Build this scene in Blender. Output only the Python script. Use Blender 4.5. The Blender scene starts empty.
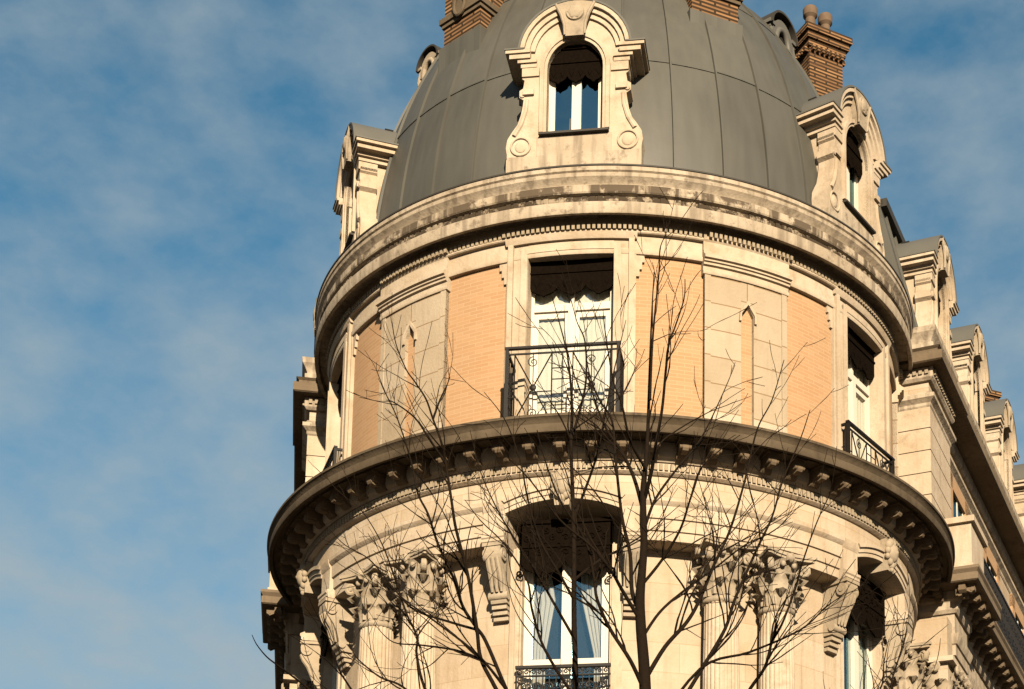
import bpy, bmesh, math, random
from mathutils import Vector, Matrix
PI = math.pi
rad = math.radians
random.seed(7)
sc = bpy.context.scene
COL = sc.collection

# ---------------------------------------------------------------- camera
F_PX, PITCH, ROLL, SX, SY = 1746.87, 0.174, 0.013, 99.54, 619.97
CAM = Vector((0.104, -30.0, 1.6))
_F = Vector((0, math.cos(PITCH), math.sin(PITCH)))
_X = Vector((1, 0, 0)); _U0 = Vector((0, -math.sin(PITCH), math.cos(PITCH)))
_R = _X * math.cos(ROLL) + _U0 * math.sin(ROLL)
_U = -_X * math.sin(ROLL) + _U0 * math.cos(ROLL)
cd = bpy.data.cameras.new('camera'); cam = bpy.data.objects.new('camera', cd); COL.objects.link(cam)
cd.sensor_width = 36; cd.sensor_fit = 'HORIZONTAL'; cd.lens = F_PX / 1024 * 36
cd.shift_x = -SX / 1024; cd.shift_y = SY / 1024
cd.clip_start = 0.1; cd.clip_end = 5000
cam.matrix_world = Matrix(((_R.x, _U.x, -_F.x, CAM.x), (_R.y, _U.y, -_F.y, CAM.y), (_R.z, _U.z, -_F.z, CAM.z), (0, 0, 0, 1)))
sc.camera = cam

# ---------------------------------------------------------------- light
SUN_EL, SUN_AZ = 19.0, 8.0            # sun right of the camera, low
SUN_STRENGTH, SKY_STRENGTH, EXPOSURE = 5.0, 0.05, 1.66
sdir = Vector((math.sin(rad(SUN_AZ)) * math.cos(rad(SUN_EL)), -math.cos(rad(SUN_AZ)) * math.cos(rad(SUN_EL)), math.sin(rad(SUN_EL))))
ld = bpy.data.lights.new('sun', 'SUN'); ld.energy = SUN_STRENGTH; ld.angle = rad(0.5); ld.color = (1.0, 0.835, 0.61)
lo = bpy.data.objects.new('sun', ld); COL.objects.link(lo); lo.rotation_euler = sdir.to_track_quat('Z', 'Y').to_euler()
w = bpy.data.worlds.new('World'); sc.world = w; w.use_nodes = True
nt = w.node_tree; nt.nodes.clear()
def N(t, **k):
    n = nt.nodes.new(t)
    for a, b in k.items(): setattr(n, a, b)
    return n
out = N('ShaderNodeOutputWorld'); bg = N('ShaderNodeBackground'); sky = N('ShaderNodeTexSky')
sky.sky_type = 'NISHITA'; sky.sun_disc = False; sky.sun_elevation = rad(SUN_EL); sky.sun_rotation = rad(180 - SUN_AZ)
sky.air_density = 1.0; sky.dust_density = 0.6; sky.ozone_density = 2.2
bg.inputs[1].default_value = SKY_STRENGTH
tc = N('ShaderNodeTexCoord'); mp = N('ShaderNodeMapping'); mp.inputs['Scale'].default_value = (1.0, 1.0, 1.7)
mp.inputs['Rotation'].default_value = (0.2, 0.5, 0.4); mp.inputs['Location'].default_value = (0.62, 0.33, 0.71)
n1 = N('ShaderNodeTexNoise'); n1.inputs['Scale'].default_value = 16.0; n1.inputs['Detail'].default_value = 9; n1.inputs['Roughness'].default_value = 0.56
n1.inputs['Distortion'].default_value = 0.0
cr = N('ShaderNodeValToRGB'); cr.color_ramp.elements[0].position = 0.30; cr.color_ramp.elements[1].position = 0.68
cr.color_ramp.elements[0].color = (0, 0, 0, 1); cr.color_ramp.elements[1].color = (0.52, 0.52, 0.52, 1)
sepz = N('ShaderNodeSeparateXYZ'); lowc = N('ShaderNodeMapRange'); lowc.inputs[1].default_value = 0.55; lowc.inputs[2].default_value = 0.2
lowc.inputs[3].default_value = 0.0; lowc.inputs[4].default_value = 0.55
addc = N('ShaderNodeMath', operation='ADD', use_clamp=True)
hs = N('ShaderNodeHueSaturation'); hs.inputs['Saturation'].default_value = 1.2; hs.inputs['Hue'].default_value = 0.478; hs.inputs['Value'].default_value = 0.75
mixc = N('ShaderNodeMix', data_type='RGBA'); mixc.inputs[7].default_value = (2.45, 2.88, 3.05, 1)
L_ = nt.links.new
L_(tc.outputs['Generated'], mp.inputs[0]); L_(mp.outputs[0], n1.inputs['Vector']); L_(n1.outputs['Fac'], cr.inputs[0])
L_(tc.outputs['Generated'], sepz.inputs[0]); L_(sepz.outputs['Z'], lowc.inputs[0])
L_(cr.outputs[0], addc.inputs[0]); L_(lowc.outputs[0], addc.inputs[1])
L_(sky.outputs[0], hs.inputs['Color']); L_(hs.outputs[0], mixc.inputs[6]); L_(addc.outputs[0], mixc.inputs[0]); L_(mixc.outputs[2], bg.inputs[0]); L_(bg.outputs[0], out.inputs[0])
sc.view_settings.view_transform = 'Standard'; sc.view_settings.look = 'None'; sc.view_settings.exposure = EXPOSURE; sc.view_settings.gamma = 1
sc.render.engine = 'CYCLES'; sc.cycles.max_bounces = 6; sc.cycles.transparent_max_bounces = 16

# ---------------------------------------------------------------- materials
def mat(name):
    m = bpy.data.materials.new(name); m.use_nodes = True
    return m, m.node_tree, m.node_tree.nodes['Principled BSDF']
K = 0.74                                                   # real-world albedo; the exposure is set for it
def sk(c): return tuple(v * K for v in c)
def simple(name, col, rough=0.6, metal=0.0, var=0.25, scale=8.0, bump=0.0, spec=0.12):
    m, t, b = mat(name); col = sk(col)
    b.inputs['Specular IOR Level'].default_value = spec
    b.inputs['Roughness'].default_value = rough; b.inputs['Metallic'].default_value = metal
    tcn = t.nodes.new('ShaderNodeTexCoord'); no = t.nodes.new('ShaderNodeTexNoise'); no.inputs['Scale'].default_value = scale; no.inputs['Detail'].default_value = 6
    t.links.new(tcn.outputs['Object'], no.inputs['Vector'])
    mx = t.nodes.new('ShaderNodeMix'); mx.data_type = 'RGBA'
    mx.inputs[6].default_value = (*[c * (1 - var) for c in col], 1); mx.inputs[7].default_value = (*[min(1, c * (1 + var)) for c in col], 1)
    t.links.new(no.outputs['Fac'], mx.inputs[0]); t.links.new(mx.outputs[2], b.inputs['Base Color'])
    if bump:
        bp = t.nodes.new('ShaderNodeBump'); bp.inputs['Strength'].default_value = bump; bp.inputs['Distance'].default_value = 0.02
        t.links.new(no.outputs['Fac'], bp.inputs['Height']); t.links.new(bp.outputs[0], b.inputs['Normal'])
    return m
def stone(name, ca, cb, soot=0.3, streak=0.3, joints=None, sootcol=(0.11, 0.068, 0.034), lo=0.5, hi=0.75, blockvar=0.12, mort=(0.84, 0.77, 0.68), jb=0.25, ss=2.4, sl=0.52, sh=0.78):
    """weathered limestone: mottled colour, soot patches, rain streaks, optional ashlar joints laid out in metres (UV)"""
    m, t, b = mat(name); l = t.links.new; ca, cb, sootcol = sk(ca), sk(cb), sk(sootcol)
    def n(x): return t.nodes.new(x)
    b.inputs['Roughness'].default_value = 0.9; b.inputs['Specular IOR Level'].default_value = 0.12
    tcn = n('ShaderNodeTexCoord'); oi = n('ShaderNodeObjectInfo')
    off = n('ShaderNodeVectorMath'); off.operation = 'SCALE'; off.inputs[0].default_value = (37, 61, 23); l(oi.outputs['Random'], off.inputs['Scale'])
    ad = n('ShaderNodeVectorMath'); ad.operation = 'ADD'; l(tcn.outputs['Object'], ad.inputs[0]); l(off.outputs[0], ad.inputs[1])
    a = n('ShaderNodeTexNoise'); a.inputs['Scale'].default_value = 1.2; a.inputs['Detail'].default_value = 9; a.inputs['Roughness'].default_value = 0.65; l(ad.outputs[0], a.inputs['Vector'])
    mx = n('ShaderNodeMix'); mx.data_type = 'RGBA'; mx.inputs[6].default_value = (*ca, 1); mx.inputs[7].default_value = (*cb, 1)
    r0 = n('ShaderNodeMapRange'); r0.inputs[1].default_value = 0.3; r0.inputs[2].default_value = 0.7; l(a.outputs['Fac'], r0.inputs[0]); l(r0.outputs[0], mx.inputs[0])
    colr = mx.outputs[2]
    hgt = None
    if joints:
        bw, bh, ms = joints
        br = n('ShaderNodeTexBrick'); l(tcn.outputs['UV'], br.inputs['Vector']); br.inputs['Scale'].default_value = 1
        br.inputs['Brick Width'].default_value = bw; br.inputs['Row Height'].default_value = bh; br.inputs['Mortar Size'].default_value = ms; br.inputs['Mortar Smooth'].default_value = 0.3
        v = blockvar
        br.inputs['Color1'].default_value = (1, 1, 1, 1); br.inputs['Color2'].default_value = (1 - v, 1 - v * 1.2, 1 - v * 1.5, 1); br.inputs['Mortar'].default_value = (*mort, 1)
        mu = n('ShaderNodeMix'); mu.data_type = 'RGBA'; mu.blend_type = 'MULTIPLY'; mu.inputs[0].default_value = 1.0
        l(colr, mu.inputs[6]); l(br.outputs['Color'], mu.inputs[7]); colr = mu.outputs[2]; hgt = br.outputs['Fac']
    # soot patches
    s1 = n('ShaderNodeTexNoise'); s1.inputs['Scale'].default_value = ss; s1.inputs['Detail'].default_value = 8; s1.inputs['Roughness'].default_value = 0.7; l(ad.outputs[0], s1.inputs['Vector'])
    mr = n('ShaderNodeMapRange'); mr.inputs[1].default_value = lo; mr.inputs[2].default_value = hi; mr.inputs[4].default_value = soot; l(s1.outputs['Fac'], mr.inputs[0])
    # vertical rain streaks
    sm = n('ShaderNodeMapping'); sm.inputs['Scale'].default_value = (7, 7, 0.6); l(ad.outputs[0], sm.inputs[0])
    s2 = n('ShaderNodeTexNoise'); s2.inputs['Scale'].default_value = 1.0; s2.inputs['Detail'].default_value = 5; l(sm.outputs[0], s2.inputs['Vector'])
    m2 = n('ShaderNodeMapRange'); m2.inputs[1].default_value = sl; m2.inputs[2].default_value = sh; m2.inputs[4].default_value = streak; l(s2.outputs['Fac'], m2.inputs[0])
    mxm = n('ShaderNodeMath'); mxm.operation = 'MAXIMUM'; l(mr.outputs[0], mxm.inputs[0]); l(m2.outputs[0], mxm.inputs[1])
    d = n('ShaderNodeMix'); d.data_type = 'RGBA'; d.inputs[7].default_value = (*sootcol, 1); l(colr, d.inputs[6]); l(mxm.outputs[0], d.inputs[0])
    l(d.outputs[2], b.inputs['Base Color'])
    f = n('ShaderNodeTexNoise'); f.inputs['Scale'].default_value = 22; f.inputs['Detail'].default_value = 8; l(ad.outputs[0], f.inputs['Vector'])
    bp = n('ShaderNodeBump'); bp.inputs['Strength'].default_value = 0.35; bp.inputs['Distance'].default_value = 0.02; l(f.outputs['Fac'], bp.inputs['Height'])
    if hgt is not None:
        b2 = n('ShaderNodeBump'); b2.invert = True; b2.inputs['Strength'].default_value = jb; b2.inputs['Distance'].default_value = 0.02; l(hgt, b2.inputs['Height']); l(bp.outputs[0], b2.inputs['Normal']); l(b2.outputs[0], b.inputs['Normal'])
    else: l(bp.outputs[0], b.inputs['Normal'])
    return m
def brick(name, c1, c2, mortar, bw, bh, ms, soot=0.25, sootcol=(0.05, 0.028, 0.016), bmp=0.5):
    m, t, b = mat(name); l = t.links.new; c1, c2, mortar, sootcol = sk(c1), sk(c2), sk(mortar), sk(sootcol)
    def n(x): return t.nodes.new(x)
    b.inputs['Roughness'].default_value = 0.9; b.inputs['Specular IOR Level'].default_value = 0.12
    tcn = n('ShaderNodeTexCoord'); br = n('ShaderNodeTexBrick'); l(tcn.outputs['UV'], br.inputs['Vector']); br.inputs['Scale'].default_value = 1
    br.inputs['Brick Width'].default_value = bw; br.inputs['Row Height'].default_value = bh; br.inputs['Mortar Size'].default_value = ms; br.inputs['Mortar Smooth'].default_value = 0.2
    br.inputs['Color1'].default_value = (*c1, 1); br.inputs['Color2'].default_value = (*c2, 1); br.inputs['Mortar'].default_value = (*mortar, 1); br.inputs['Bias'].default_value = -0.2
    sm = n('ShaderNodeMapping'); sm.inputs['Scale'].default_value = (1.0, 1.0, 5.0); l(tcn.outputs['Object'], sm.inputs[0])
    s1 = n('ShaderNodeTexNoise'); s1.inputs['Scale'].default_value = 1.8; s1.inputs['Detail'].default_value = 7; l(sm.outputs[0], s1.inputs['Vector'])
    mr = n('ShaderNodeMapRange'); mr.inputs[1].default_value = 0.5; mr.inputs[2].default_value = 0.75; mr.inputs[4].default_value = soot; l(s1.outputs['Fac'], mr.inputs[0])
    d = n('ShaderNodeMix'); d.data_type = 'RGBA'; d.inputs[7].default_value = (*sootcol, 1); l(br.outputs['Color'], d.inputs[6]); l(mr.outputs[0], d.inputs[0]); l(d.outputs[2], b.inputs['Base Color'])
    bp = n('ShaderNodeBump'); bp.invert = True; bp.inputs['Strength'].default_value = bmp; bp.inputs['Distance'].default_value = 0.012; l(br.outputs['Fac'], bp.inputs['Height']); l(bp.outputs[0], b.inputs['Normal'])
    return m
ST_A, ST_B = (0.30, 0.228, 0.152), (0.395, 0.335, 0.262)
M = {}
M['stone'] = stone('limestone', ST_A, ST_B, soot=0.42, streak=0.34, lo=0.52, hi=0.72, ss=3.4)
M['ashlar'] = stone('limestone ashlar', ST_A, ST_B, soot=0.30, streak=0.32, lo=0.53, hi=0.74, joints=(1.15, 0.47, 0.008))
M['block'] = stone('weathered block stone', (0.30, 0.245, 0.178), (0.37, 0.312, 0.24), soot=0.42, streak=0.28, joints=(3.1, 0.45, 0.010), sootcol=(0.17, 0.125, 0.075), blockvar=0.22, mort=(0.55, 0.43, 0.31), jb=0.5)
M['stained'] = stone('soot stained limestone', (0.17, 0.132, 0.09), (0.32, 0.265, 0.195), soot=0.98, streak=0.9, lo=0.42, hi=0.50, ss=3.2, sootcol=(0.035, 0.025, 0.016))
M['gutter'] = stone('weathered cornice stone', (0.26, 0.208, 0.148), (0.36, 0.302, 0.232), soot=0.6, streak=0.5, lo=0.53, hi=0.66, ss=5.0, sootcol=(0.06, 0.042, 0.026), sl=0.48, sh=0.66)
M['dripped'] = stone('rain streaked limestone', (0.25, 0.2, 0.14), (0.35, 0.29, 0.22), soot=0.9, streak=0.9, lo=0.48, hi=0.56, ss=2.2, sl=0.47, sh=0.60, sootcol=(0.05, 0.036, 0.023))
M['stain_shade'] = stone('sooty limestone', (0.085, 0.062, 0.039), (0.17, 0.13, 0.088), soot=0.6, streak=0.5, sootcol=(0.035, 0.024, 0.014))  # stained stone, darkened further so the soffit shade sits in the colour
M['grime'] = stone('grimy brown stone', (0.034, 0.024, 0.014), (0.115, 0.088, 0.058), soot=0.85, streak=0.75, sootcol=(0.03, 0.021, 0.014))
M['modil'] = stone('sooty carved limestone', (0.085, 0.06, 0.037), (0.155, 0.115, 0.075), soot=0.6, streak=0.1, lo=0.45, hi=0.7, sootcol=(0.04, 0.028, 0.017))  # soot plus the cornice's shade on the brackets, both in the colour
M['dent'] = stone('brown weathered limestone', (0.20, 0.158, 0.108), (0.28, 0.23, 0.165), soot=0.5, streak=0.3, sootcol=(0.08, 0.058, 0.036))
M['carved'] = stone('carved limestone', (0.23, 0.182, 0.125), (0.34, 0.285, 0.215), soot=0.6, streak=0.1, lo=0.45, hi=0.7, sootcol=(0.06, 0.042, 0.026))
M['pale_brick'] = brick('pale orange brick', (0.286, 0.172, 0.092), (0.318, 0.201, 0.114), (0.325, 0.220, 0.132), 0.25, 0.062, 0.007, soot=0.3, sootcol=(0.30, 0.155, 0.07), bmp=0.15)
M['brick'] = brick('chimney brick', (0.15, 0.078, 0.035), (0.25, 0.14, 0.065), (0.025, 0.016, 0.009), 0.55, 0.075, 0.022, soot=0.75)
def zinc_sheets():
    """dome zinc: every sheet between two seams has its own tone, with rain streaks and dull patches"""
    m, t, b = mat('weathered zinc sheets'); l = t.links.new
    def n(x, op=None, v=None):
        q = t.nodes.new(x)
        if op: q.operation = op
        if v is not None: q.inputs[1].default_value = v
        return q
    b.inputs['Roughness'].default_value = 0.5; b.inputs['Specular IOR Level'].default_value = 0.25
    tcn = n('ShaderNodeTexCoord'); sp = n('ShaderNodeSeparateXYZ'); l(tcn.outputs['Object'], sp.inputs[0])
    at2 = n('ShaderNodeMath', 'ARCTAN2'); ny = n('ShaderNodeMath', 'MULTIPLY', -1.0); l(sp.outputs['Y'], ny.inputs[0]); l(sp.outputs['X'], at2.inputs[0]); l(ny.outputs[0], at2.inputs[1])
    dv = n('ShaderNodeMath', 'SUBTRACT', rad(1.2)); l(at2.outputs[0], dv.inputs[0]); mu = n('ShaderNodeMath', 'MULTIPLY', 36 / (2 * PI)); l(dv.outputs[0], mu.inputs[0]); fl = n('ShaderNodeMath', 'FLOOR'); l(mu.outputs[0], fl.inputs[0])
    gz = n('ShaderNodeMath', 'GREATER_THAN', 21.12); l(sp.outputs['Z'], gz.inputs[0]); cb = n('ShaderNodeCombineXYZ'); l(fl.outputs[0], cb.inputs[0]); l(gz.outputs[0], cb.inputs[1])
    wn = n('ShaderNodeTexWhiteNoise'); l(cb.outputs[0], wn.inputs['Vector'])
    mp_ = n('ShaderNodeMapping'); mp_.inputs['Scale'].default_value = (6, 6, 0.5); l(tcn.outputs['Object'], mp_.inputs[0]); st = n('ShaderNodeTexNoise'); st.inputs['Scale'].default_value = 1; st.inputs['Detail'].default_value = 6; l(mp_.outputs[0], st.inputs['Vector'])
    pa = n('ShaderNodeTexNoise'); pa.inputs['Scale'].default_value = 0.9; pa.inputs['Detail'].default_value = 8; l(tcn.outputs['Object'], pa.inputs['Vector'])
    a1 = n('ShaderNodeMath', 'MULTIPLY', 0.30); l(wn.outputs['Value'], a1.inputs[0]); a2 = n('ShaderNodeMath', 'MULTIPLY', 0.55); l(st.outputs['Fac'], a2.inputs[0]); a3 = n('ShaderNodeMath', 'MULTIPLY', 0.5); l(pa.outputs['Fac'], a3.inputs[0])
    s1_ = n('ShaderNodeMath', 'ADD'); l(a1.outputs[0], s1_.inputs[0]); l(a2.outputs[0], s1_.inputs[1]); s2_ = n('ShaderNodeMath', 'ADD'); l(s1_.outputs[0], s2_.inputs[0]); l(a3.outputs[0], s2_.inputs[1])
    r_ = n('ShaderNodeValToRGB'); r_.color_ramp.elements[0].position = 0.35; r_.color_ramp.elements[1].position = 1.0
    r_.color_ramp.elements[0].color = (0.034, 0.0325, 0.0268, 1); r_.color_ramp.elements[1].color = (0.058, 0.0555, 0.0465, 1)
    l(s2_.outputs[0], r_.inputs[0]); l(r_.outputs[0], b.inputs['Base Color'])
    bp = n('ShaderNodeBump'); bp.inputs['Strength'].default_value = 0.25; bp.inputs['Distance'].default_value = 0.05; l(pa.outputs['Fac'], bp.inputs['Height']); l(bp.outputs[0], b.inputs['Normal'])
    return m
M['zinc'] = zinc_sheets()
M['zinc_roof'] = simple('dull roof zinc', (0.085, 0.082, 0.072), 0.5, 0.0, 0.15, 2.5)
M['lead'] = simple('dark lead', (0.035, 0.031, 0.026), 0.6, 0.0, 0.25, 5)
M['iron'] = simple('black wrought iron', (0.007, 0.0052, 0.004), 0.55, 0.0, 0.3, 12, 0, 0.15)
M['lambrequin'] = simple('dark cast iron lambrequin', (0.0045, 0.0028, 0.0016), 0.9, 0.0, 0.7, 22, 0.5, 0.02)
M['white'] = simple('white window paint', (0.47, 0.43, 0.36), 0.45, 0.0, 0.06, 6)
M['curtain'] = simple('cream curtain', (0.46, 0.43, 0.36), 0.9, 0.0, 0.05, 9)
M['dark'] = simple('dark room', (0.012, 0.011, 0.010), 0.9)
M['bark'] = simple('dark bark', (0.0095, 0.006, 0.0034), 0.9, 0.0, 0.4, 25, 0.4, 0.05)
M['pot'] = simple('terracotta pot', (0.10, 0.068, 0.045), 0.8, 0.0, 0.3, 10)
M['asphalt'] = simple('asphalt', (0.05, 0.045, 0.04), 0.9, 0.0, 0.3, 3)
M['paving'] = simple('paving', (0.09, 0.07, 0.05), 0.9, 0.0, 0.25, 1.5)
M['earth'] = simple('dark ground', (0.055, 0.036, 0.019), 0.95, 0.0, 0.25, 0.3)
M['paint'] = simple('road paint', (0.8, 0.8, 0.78), 0.7, 0.0, 0.1, 4)
def glass(name, tint, fac, trans):
    m, t, b = mat(name); t.nodes.remove(b); o = t.nodes['Material Output']
    g = t.nodes.new('ShaderNodeBsdfGlossy'); g.inputs['Roughness'].default_value = 0.03; g.inputs['Color'].default_value = (*tint, 1)
    tr = t.nodes.new('ShaderNodeBsdfTransparent'); tr.inputs['Color'].default_value = (*trans, 1)
    x = t.nodes.new('ShaderNodeMixShader'); x.inputs[0].default_value = fac
    no = t.nodes.new('ShaderNodeTexNoise'); no.inputs['Scale'].default_value = 1.4; tcn = t.nodes.new('ShaderNodeTexCoord'); bp = t.nodes.new('ShaderNodeBump'); bp.inputs['Strength'].default_value = 0.08; bp.inputs['Distance'].default_value = 0.1
    t.links.new(tcn.outputs['Object'], no.inputs['Vector']); t.links.new(no.outputs['Fac'], bp.inputs['Height']); t.links.new(bp.outputs[0], g.inputs['Normal'])
    t.links.new(tr.outputs[0], x.inputs[1]); t.links.new(g.outputs[0], x.inputs[2]); t.links.new(x.outputs[0], o.inputs[0])
    return m
M['glass'] = glass('window glass', (0.40, 0.70, 0.82), 0.17, (0.97, 0.98, 0.98))
M['clear'] = glass('clear window glass', (0.9, 0.95, 1.0), 0.08, (0.97, 0.98, 0.97))
M['dark_glass'] = glass('dark window glass', (0.42, 0.72, 0.82), 0.36, (0.10, 0.16, 0.18))

# ---------------------------------------------------------------- mesh helpers
class MB:
    def __init__(s): s.v, s.f, s.uv = [], [], []
    def add(s, vs, fs, uvs=None):
        b = len(s.v); s.v += [tuple(p) for p in vs]
        for k, f in enumerate(fs):
            s.f.append(tuple(b + i for i in f)); s.uv.append(uvs[k] if uvs else None)
    def build(s, name, m, parent=None, smooth=35, recalc=True):
        me = bpy.data.meshes.new(name); me.from_pydata(s.v, [], s.f); me.update()
        ul = me.uv_layers.new(name='UVMap').data
        for p in me.polygons:
            u = s.uv[p.index]; nrm = p.normal
            for k, li in enumerate(p.loop_indices):
                if u: ul[li].uv = u[k]
                else:
                    c = me.vertices[me.loops[li].vertex_index].co
                    if abs(nrm.z) > 0.8: ul[li].uv = (c.x, c.y)
                    else:
                        h = math.hypot(nrm.x, nrm.y) or 1
                        ul[li].uv = (c.x * -nrm.y / h + c.y * nrm.x / h, c.z)
        if recalc:
            bm = bmesh.new(); bm.from_mesh(me); bmesh.ops.recalc_face_normals(bm, faces=bm.faces); bm.to_mesh(me); bm.free()
        if smooth:
            for p in me.polygons: p.use_smooth = True
            me.set_sharp_from_angle(angle=rad(smooth))
        me.materials.append(m)
        o = bpy.data.objects.new(name, me); COL.objects.link(o)
        if parent is not None: o.parent = parent
        return o
def pol(phi, R, z): p = rad(phi); return (R * math.sin(p), -R * math.cos(p), z)
def fr0(x, o, z): return (x, -o, z)                      # local frame: x to the right, o outwards, z up
def sweep(mb, prof, p0, p1, step=1.6, ur=5.3):
    """closed (R,z) profile swept round the tower axis from p0 to p1 degrees"""
    n = max(1, int(round(abs(p1 - p0) / step))); k = len(prof)
    vs, fs, us = [], [], []
    for i in range(n + 1):
        a = p0 + (p1 - p0) * i / n
        vs += [pol(a, R, z) for R, z in prof]
    for i in range(n):
        u0 = rad(p0 + (p1 - p0) * i / n) * ur; u1 = rad(p0 + (p1 - p0) * (i + 1) / n) * ur
        for j in range(k):
            j2 = (j + 1) % k
            fs.append((i * k + j, (i + 1) * k + j, (i + 1) * k + j2, i * k + j2))
            va = prof[j][1] - prof[j][0] + ur; vb = prof[j2][1] - prof[j2][0] + ur
            us.append(((u0, va), (u1, va), (u1, vb), (u0, vb)))
    for e in (0, n):
        fs.append(tuple(e * k + j for j in range(k))); us.append(tuple((prof[j][0], prof[j][1]) for j in range(k)))
    mb.add(vs, fs, us)
def polbox(mb, p0, p1, R0, R1, z0, z1, step=1.6): sweep(mb, [(R0, z0), (R1, z0), (R1, z1), (R0, z1)], p0, p1, step)
def box(mb, x0, x1, o0, o1, z0, z1, fr=fr0):
    vs = [fr(x, o, z) for z in (z0, z1) for o in (o0, o1) for x in (x0, x1)]
    mb.add(vs, [(0, 1, 3, 2), (4, 5, 7, 6), (0, 1, 5, 4), (2, 3, 7, 6), (0, 2, 6, 4), (1, 3, 7, 5)])
def prism(mb, pts, o0, o1, fr=fr0):                      # pts in (x,z), extruded along o
    k = len(pts); vs = [fr(x, o0, z) for x, z in pts] + [fr(x, o1, z) for x, z in pts]
    mb.add(vs, [tuple(range(k)), tuple(range(k, 2 * k))] + [(i, (i + 1) % k, k + (i + 1) % k, k + i) for i in range(k)])
def prism_side(mb, pts, x0, x1, fr=fr0):                 # pts in (o,z), extruded along x
    k = len(pts); vs = [fr(x0, o, z) for o, z in pts] + [fr(x1, o, z) for o, z in pts]
    mb.add(vs, [tuple(range(k)), tuple(range(k, 2 * k))] + [(i, (i + 1) % k, k + (i + 1) % k, k + i) for i in range(k)])
def band(mb, a, b, o0, o1, fr=fr0):                      # strip between polylines a and b (x,z), thickness o0..o1
    n = len(a); vs = [fr(x, o0, z) for x, z in a] + [fr(x, o0, z) for x, z in b] + [fr(x, o1, z) for x, z in a] + [fr(x, o1, z) for x, z in b]
    fs = []
    for i in range(n - 1):
        fs += [(i, i + 1, n + i + 1, n + i), (2 * n + i, 2 * n + i + 1, 3 * n + i + 1, 3 * n + i), (i, i + 1, 2 * n + i + 1, 2 * n + i), (n + i, n + i + 1, 3 * n + i + 1, 3 * n + i)]
    fs += [(0, n, 3 * n, 2 * n), (n - 1, 2 * n - 1, 4 * n - 1, 3 * n - 1)]
    mb.add(vs, fs)
def tube(mb, pts, radii, sides=6, cap=True):
    pts = [Vector(p) for p in pts]; n = len(pts)
    if not isinstance(radii, (list, tuple)): radii = [radii] * n
    vs = []; up = None
    for i in range(n):
        t = (pts[min(i + 1, n - 1)] - pts[max(i - 1, 0)])
        if t.length < 1e-9: t = Vector((0, 0, 1))
        t.normalize()
        if up is None: up = t.orthogonal().normalized()
        up = (up - t * up.dot(t))
        up = up.normalized() if up.length > 1e-6 else t.orthogonal().normalized()
        s = t.cross(up)
        for k in range(sides):
            a = 2 * PI * k / sides; vs.append(pts[i] + (up * math.cos(a) + s * math.sin(a)) * radii[i])
    fs = []
    for i in range(n - 1):
        for k in range(sides):
            k2 = (k + 1) % sides; fs.append((i * sides + k, i * sides + k2, (i + 1) * sides + k2, (i + 1) * sides + k))
    if cap: fs += [tuple(range(sides)), tuple((n - 1) * sides + k for k in range(sides))]
    mb.add(vs, fs)
def lathe(mb, prof, n=24, c=(0, 0), fr=fr0, flute=0, depth=0.0):
    vs = []; k = len(prof)
    for i in range(n):
        a = 2 * PI * i / n
        for r, z in prof:
            q = r * (1 - depth * max(0.0, math.cos(flute * a)) ** 0.7) if flute else r
            vs.append(fr(c[0] + q * math.cos(a), c[1] + q * math.sin(a), z))
    fs = []
    for i in range(n):
        i2 = (i + 1) % n
        for j in range(k - 1): fs.append((i * k + j, i2 * k + j, i2 * k + j + 1, i * k + j + 1))
    fs += [tuple(i * k for i in range(n)), tuple(i * k + k - 1 for i in range(n))]
    mb.add(vs, fs)
def blob(mb, c, r, fr=fr0, nu=12, nv=8, fn=None):        # ellipsoid c=(x,o,z), r=(rx,ro,rz)
    vs = []
    for j in range(nv + 1):
        b = -PI / 2 + PI * j / nv
        for i in range(nu):
            a = 2 * PI * i / nu; d = (math.cos(a) * math.cos(b), math.sin(a) * math.cos(b), math.sin(b))
            s = fn(d) if fn else 1
            vs.append(fr(c[0] + r[0] * d[0] * s, c[1] + r[1] * d[1] * s, c[2] + r[2] * d[2] * s))
    fs = [(j * nu + i, j * nu + (i + 1) % nu, (j + 1) * nu + (i + 1) % nu, (j + 1) * nu + i) for j in range(nv) for i in range(nu)]
    mb.add(vs, fs)
def spiral(cx, cz, r0, turns, a0, sgn=1, n=22, r1=0.12):
    return [(cx + r0 * (1 - (1 - r1) * i / n) * math.cos(a0 + sgn * 2 * PI * turns * i / n), cz + r0 * (1 - (1 - r1) * i / n) * math.sin(a0 + sgn * 2 * PI * turns * i / n)) for i in range(n + 1)]
def scroll(mb, cx, cz, r, o, th, fr=fr0, a0=0, sgn=1, turns=1.6, sides=6):
    tube(mb, [fr(x, o, z) for x, z in spiral(cx, cz, r, turns, a0, sgn)], th, sides)
def tag(o, label, cat, group=None, kind=None):
    o['label'] = label; o['category'] = cat
    if group: o['group'] = group
    if kind: o['kind'] = kind
def copy_part(p, phi=None, mw=None):
    c = p.copy(); COL.objects.link(c); c.parent = p.parent
    if phi is not None: c.rotation_euler = (0, 0, rad(phi))
    if mw is not None: c.matrix_basis = mw
    for ch in list(p.children):
        d = ch.copy(); COL.objects.link(d); d.parent = c
    return c

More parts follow.
